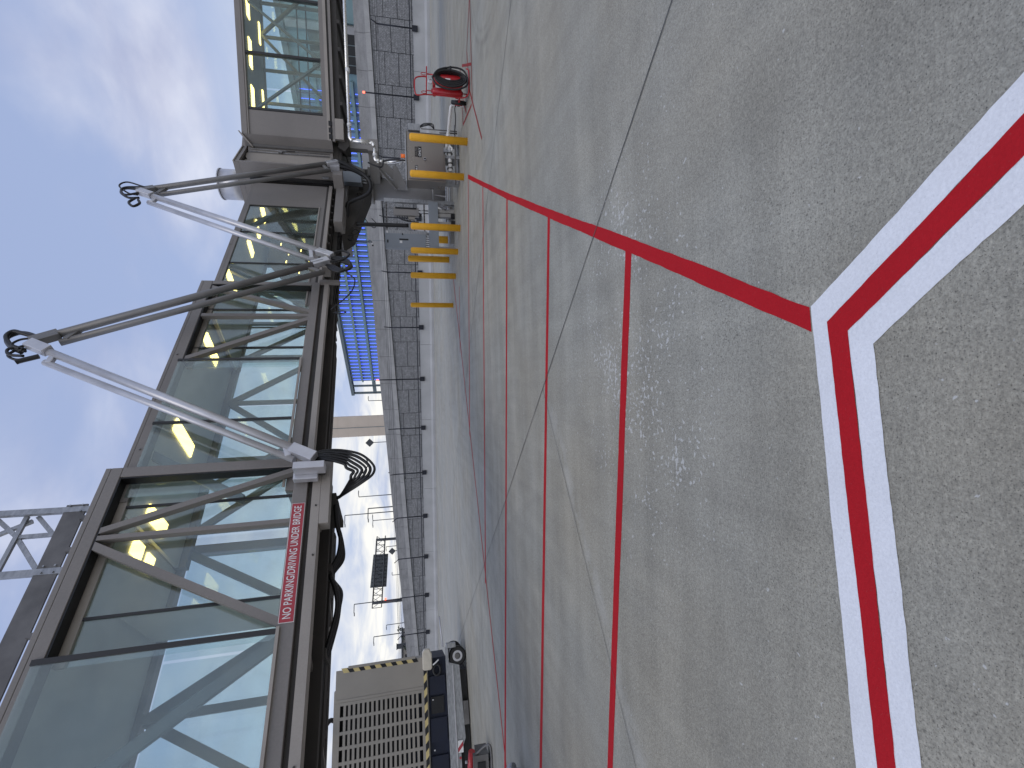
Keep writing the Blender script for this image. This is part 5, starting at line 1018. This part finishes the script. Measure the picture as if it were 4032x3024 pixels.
# ------------------------------------------------------------------ far things
tw = thing('concrete_tower', (-12, 153, 0.6), 'tan concrete tower rising behind the fence', 'tower')
twb = MB().prism([(-8.75, 150, 0.6), (-12.2, 149.2, 0.6), (-15.2, 151, 0.6), (-14.5, 157, 0.6), (-9.0, 157, 0.6)], (0, 0, 36)).build('shaft', 'tower', tw)
for z in range(3, 34, 3): MB().prism([(-8.72, 149.96, z), (-12.2, 149.15, z), (-15.24, 150.97, z), (-12, 152, z)], (0, 0, 0.12)).build('joint_band', 'tower', twb)
MB().box(-12.28, -12.12, 149.05, 149.3, 0.6, 36.6).build('corner_rib', 'bld_frame', twb)
def lamp_post(x, y, z, arms, label, r=0.10):
    t = thing('light_pole', (x, y, 0.6), label, 'light pole', 'light poles along the elevated road')
    MB().tube([(x, y, 0.6), (x, y, z)], [r, r*0.75], 8).build('pole', 'far_steel', t)
    for a in arms: MB().tube([(x, y, z), (x+a*0.8, y, z+0.08), (x+a, y, z+0.03)], r*0.7, 6).build('arm', 'far_steel', t); MB().box(x+a-0.25, x+a+0.25, y-0.12, y+0.12, z-0.03, z+0.09).build('lamp_head', 'far_steel', t)
lamp_post(-2.94, 110, 11.1, (0.8,), 'light pole just left of the blue-lit building')
lamp_post(-21.5, 95, 12.1, (1.0,), 'light pole right of the hose loop with its arm to the right')
lamp_post(-22.3, 85, 13.4, (-1.8,), 'tallest light pole with one long arm to the left')
lamp_post(-18.9, 75, 8.5, (-1.9,), 'thicker light pole with long left arm, second from the hose loop', 0.11)
lamp_post(-27.8, 100, 10.0, (1.0, -1.2), 'light pole with a double arm right of the sign gantry')
lamp_post(-36.3, 81, 11.75, (-1.7,), 'light pole rising from the left leg of the sign gantry')
lamp_post(-55.0, 110, 8.5, (-0.8,), 'short light pole left of the gantry above small trees')
lamp_post(-46.9, 90, 9.56, (-1.4,), 'leftmost light pole beside the tan trailer')
lamp_post(-36.9, 110, 8.06, (-0.8,), 'short light pole seen under the right end of the sign gantry')
lamp_post(-47.6, 120, 7.4, (0.5,), 'small distant light pole seen under the gantry sign')
def diamond(x, y, z, h, label):
    t = thing('diamond_sign', (x, y, 0.6), label, 'sign', 'diamond road signs seen from behind')
    MB().prism([(x, y, z-h), (x+h, y, z), (x, y, z+h), (x-h, y, z)], (0, 0.06, 0)).build('plate', 'far_steel', t); MB().tube([(x, y+0.1, 0.6), (x, y+0.1, z)], 0.06, 6).build('post', 'far_steel', t)
diamond(-8.6, 75, 8.0, 0.66, 'diamond road sign on a post left of the concrete tower')
diamond(-27.7, 80, 5.3, 0.60, 'smaller diamond road sign below the right end of the gantry')
# sign gantry
ga = thing('sign_gantry', (-31, 80, 0.6), 'steel truss sign gantry over the road with sign seen from behind', 'sign gantry')
gx0, gx1 = -25.4, -36.9
def gz_(x, top): return (7.78 if top else 6.42)+(gx0-x)*0.088*(1.0 if top else 0.85)
for top in (0, 1):
    for dy in (0, 1.4): MB().tube([(gx0, 80+dy, gz_(gx0, top)), (gx1, 80+dy, gz_(gx1, top))], 0.09, 6).build('chord', 'far_steel', ga)
nb = 11
for i in range(nb+1):
    x = gx0+(gx1-gx0)*i/nb; MB().tube([(x, 80, gz_(x, 0)), (x, 80, gz_(x, 1))], 0.05, 5).build('truss_post', 'far_steel', ga)
    MB().tube([(x, 80, gz_(x, 0)), (x, 81.4, gz_(x, 0))], 0.04, 5).build('truss_tie', 'far_steel', ga)
    if i < nb:
        x2 = gx0+(gx1-gx0)*(i+1)/nb; MB().tube([(x, 80, gz_(x, 0)), (x2, 80, gz_(x2, 1))], 0.04, 5).build('truss_diagonal', 'far_steel', ga); MB().tube([(x, 81.4, gz_(x, 1)), (x2, 81.4, gz_(x2, 0))], 0.04, 5).build('truss_diagonal', 'far_steel', ga)
sb = MB().prism([(-28.7, 81.8, 6.05), (-34.3, 81.8, 6.5), (-34.2, 81.8, 9.2), (-28.6, 81.8, 8.5)], (0, 0.12, 0)); sbo = sb.build('sign_panel', 'sign_back', ga)
for i in range(9):
    x = -28.95-i*0.63; zz = (-28.7-x)*0.1; MB().box(x-0.05, x+0.05, 81.70, 81.79, 6.08+zz*0.8, 8.48+zz).build('panel_rib', 'far_steel', sbo)
MB().tube([(-25.95, 80.7, 0.6), (-25.75, 80.7, 7.9)], 0.22, 10).build('leg', 'far_steel', ga); MB().tube([(-36.5, 80.7, 0.6), (-36.35, 80.7, 8.7)], 0.24, 10).build('leg', 'far_steel', ga)
MB().tube([(-35.7, 80.2, 6.45), (-35.7, 80.2, 6.75)], 0.16, 10).build('red_lamp', 'red_lamp', ga)
# overhead wires
wr = thing('power_lines', (-40, 100, 5), 'thin overhead power lines above the far left wall', 'power lines')
for k in range(6):
    z = 6.05-0.22*k; MB().tube([(-20+2*(x_-0.5), 100, z-0.25*(1-(2*x_-1)**2)+0.0) if False else (-18-62*x_, 100, z-0.5*(1-(2*x_-1)**2)) for x_ in [i/10 for i in range(11)]], 0.016, 4).build('wire', 'far_steel', wr)
for x in (-18, -80): MB().tube([(x, 100, 0.6), (x, 100, 6.6)], 0.12, 6).build('pole', 'far_steel', wr)
# palms and low buildings at the far left
for i, (x, y, h, lab) in enumerate(((-57.5, 112, 5.6, 'small palm left of the gantry leg, tallest of three'), (-60.5, 114, 4.9, 'small dark palm between two other palms at the far left'), (-62.5, 113, 4.4, 'lowest small palm beside the far low building'))):
    t = thing('palm_tree', (x, y, 0.6), lab, 'palm tree', 'far palms above the wall')
    MB().tube([(x, y, 0.6), (x+0.1, y, h*0.5), (x+0.05, y, h)], [0.16, 0.13, 0.11], 7).build('trunk', 'bark', t)
    cr = MB()
    for k in range(16):
        an = k*2.4; el = random.uniform(-0.2, 0.9); L = random.uniform(1.1, 1.6); d = Vector((math.cos(an)*math.cos(el), math.sin(an)*math.cos(el), math.sin(el))); n = Vector((-math.sin(an), math.cos(an), 0))
        p = Vector((x+0.05, y, h)); a_ = p+d*L*0.5+Vector((0, 0, 0.1)); b_ = p+d*L-Vector((0, 0, 0.45)); i0 = len(cr.v)
        cr.v += [tuple(p), tuple(a_+n*0.16), tuple(a_-n*0.16), tuple(b_)]; cr.f += [(i0, i0+1, i0+2), (i0+1, i0+3, i0+2)]
    cr.build('crown', 'leaf', t)
lb = thing('low_building', (-68, 122, 0.6), 'small pale low building at the far left above the wall', 'building')
MB().box(-74, -65.6, 120, 128, 0.6, 5.4).build('wall', 'tan_panel', lb); MB().box(-74.3, -65.3, 119.7, 128.3, 5.402, 5.7).build('roof', 'far_steel', lb)
for x in (-73, -71, -69, -67): MB().box(x, x+0.9, 119.93, 119.995, 3.6, 4.8).build('window', 'dark_glass', lb)
lb2 = thing('kiosk', (-66, 121, 0.6), 'dark flat-topped kiosk roof rising beside the low building', 'kiosk')
MB().box(-65.4, -64.6, 118, 119, 0.6, 6.6).build('wall', 'far_steel', lb2); MB().box(-65.5, -64.5, 117.9, 119.1, 6.602, 6.8).build('roof', 'far_steel', lb2)
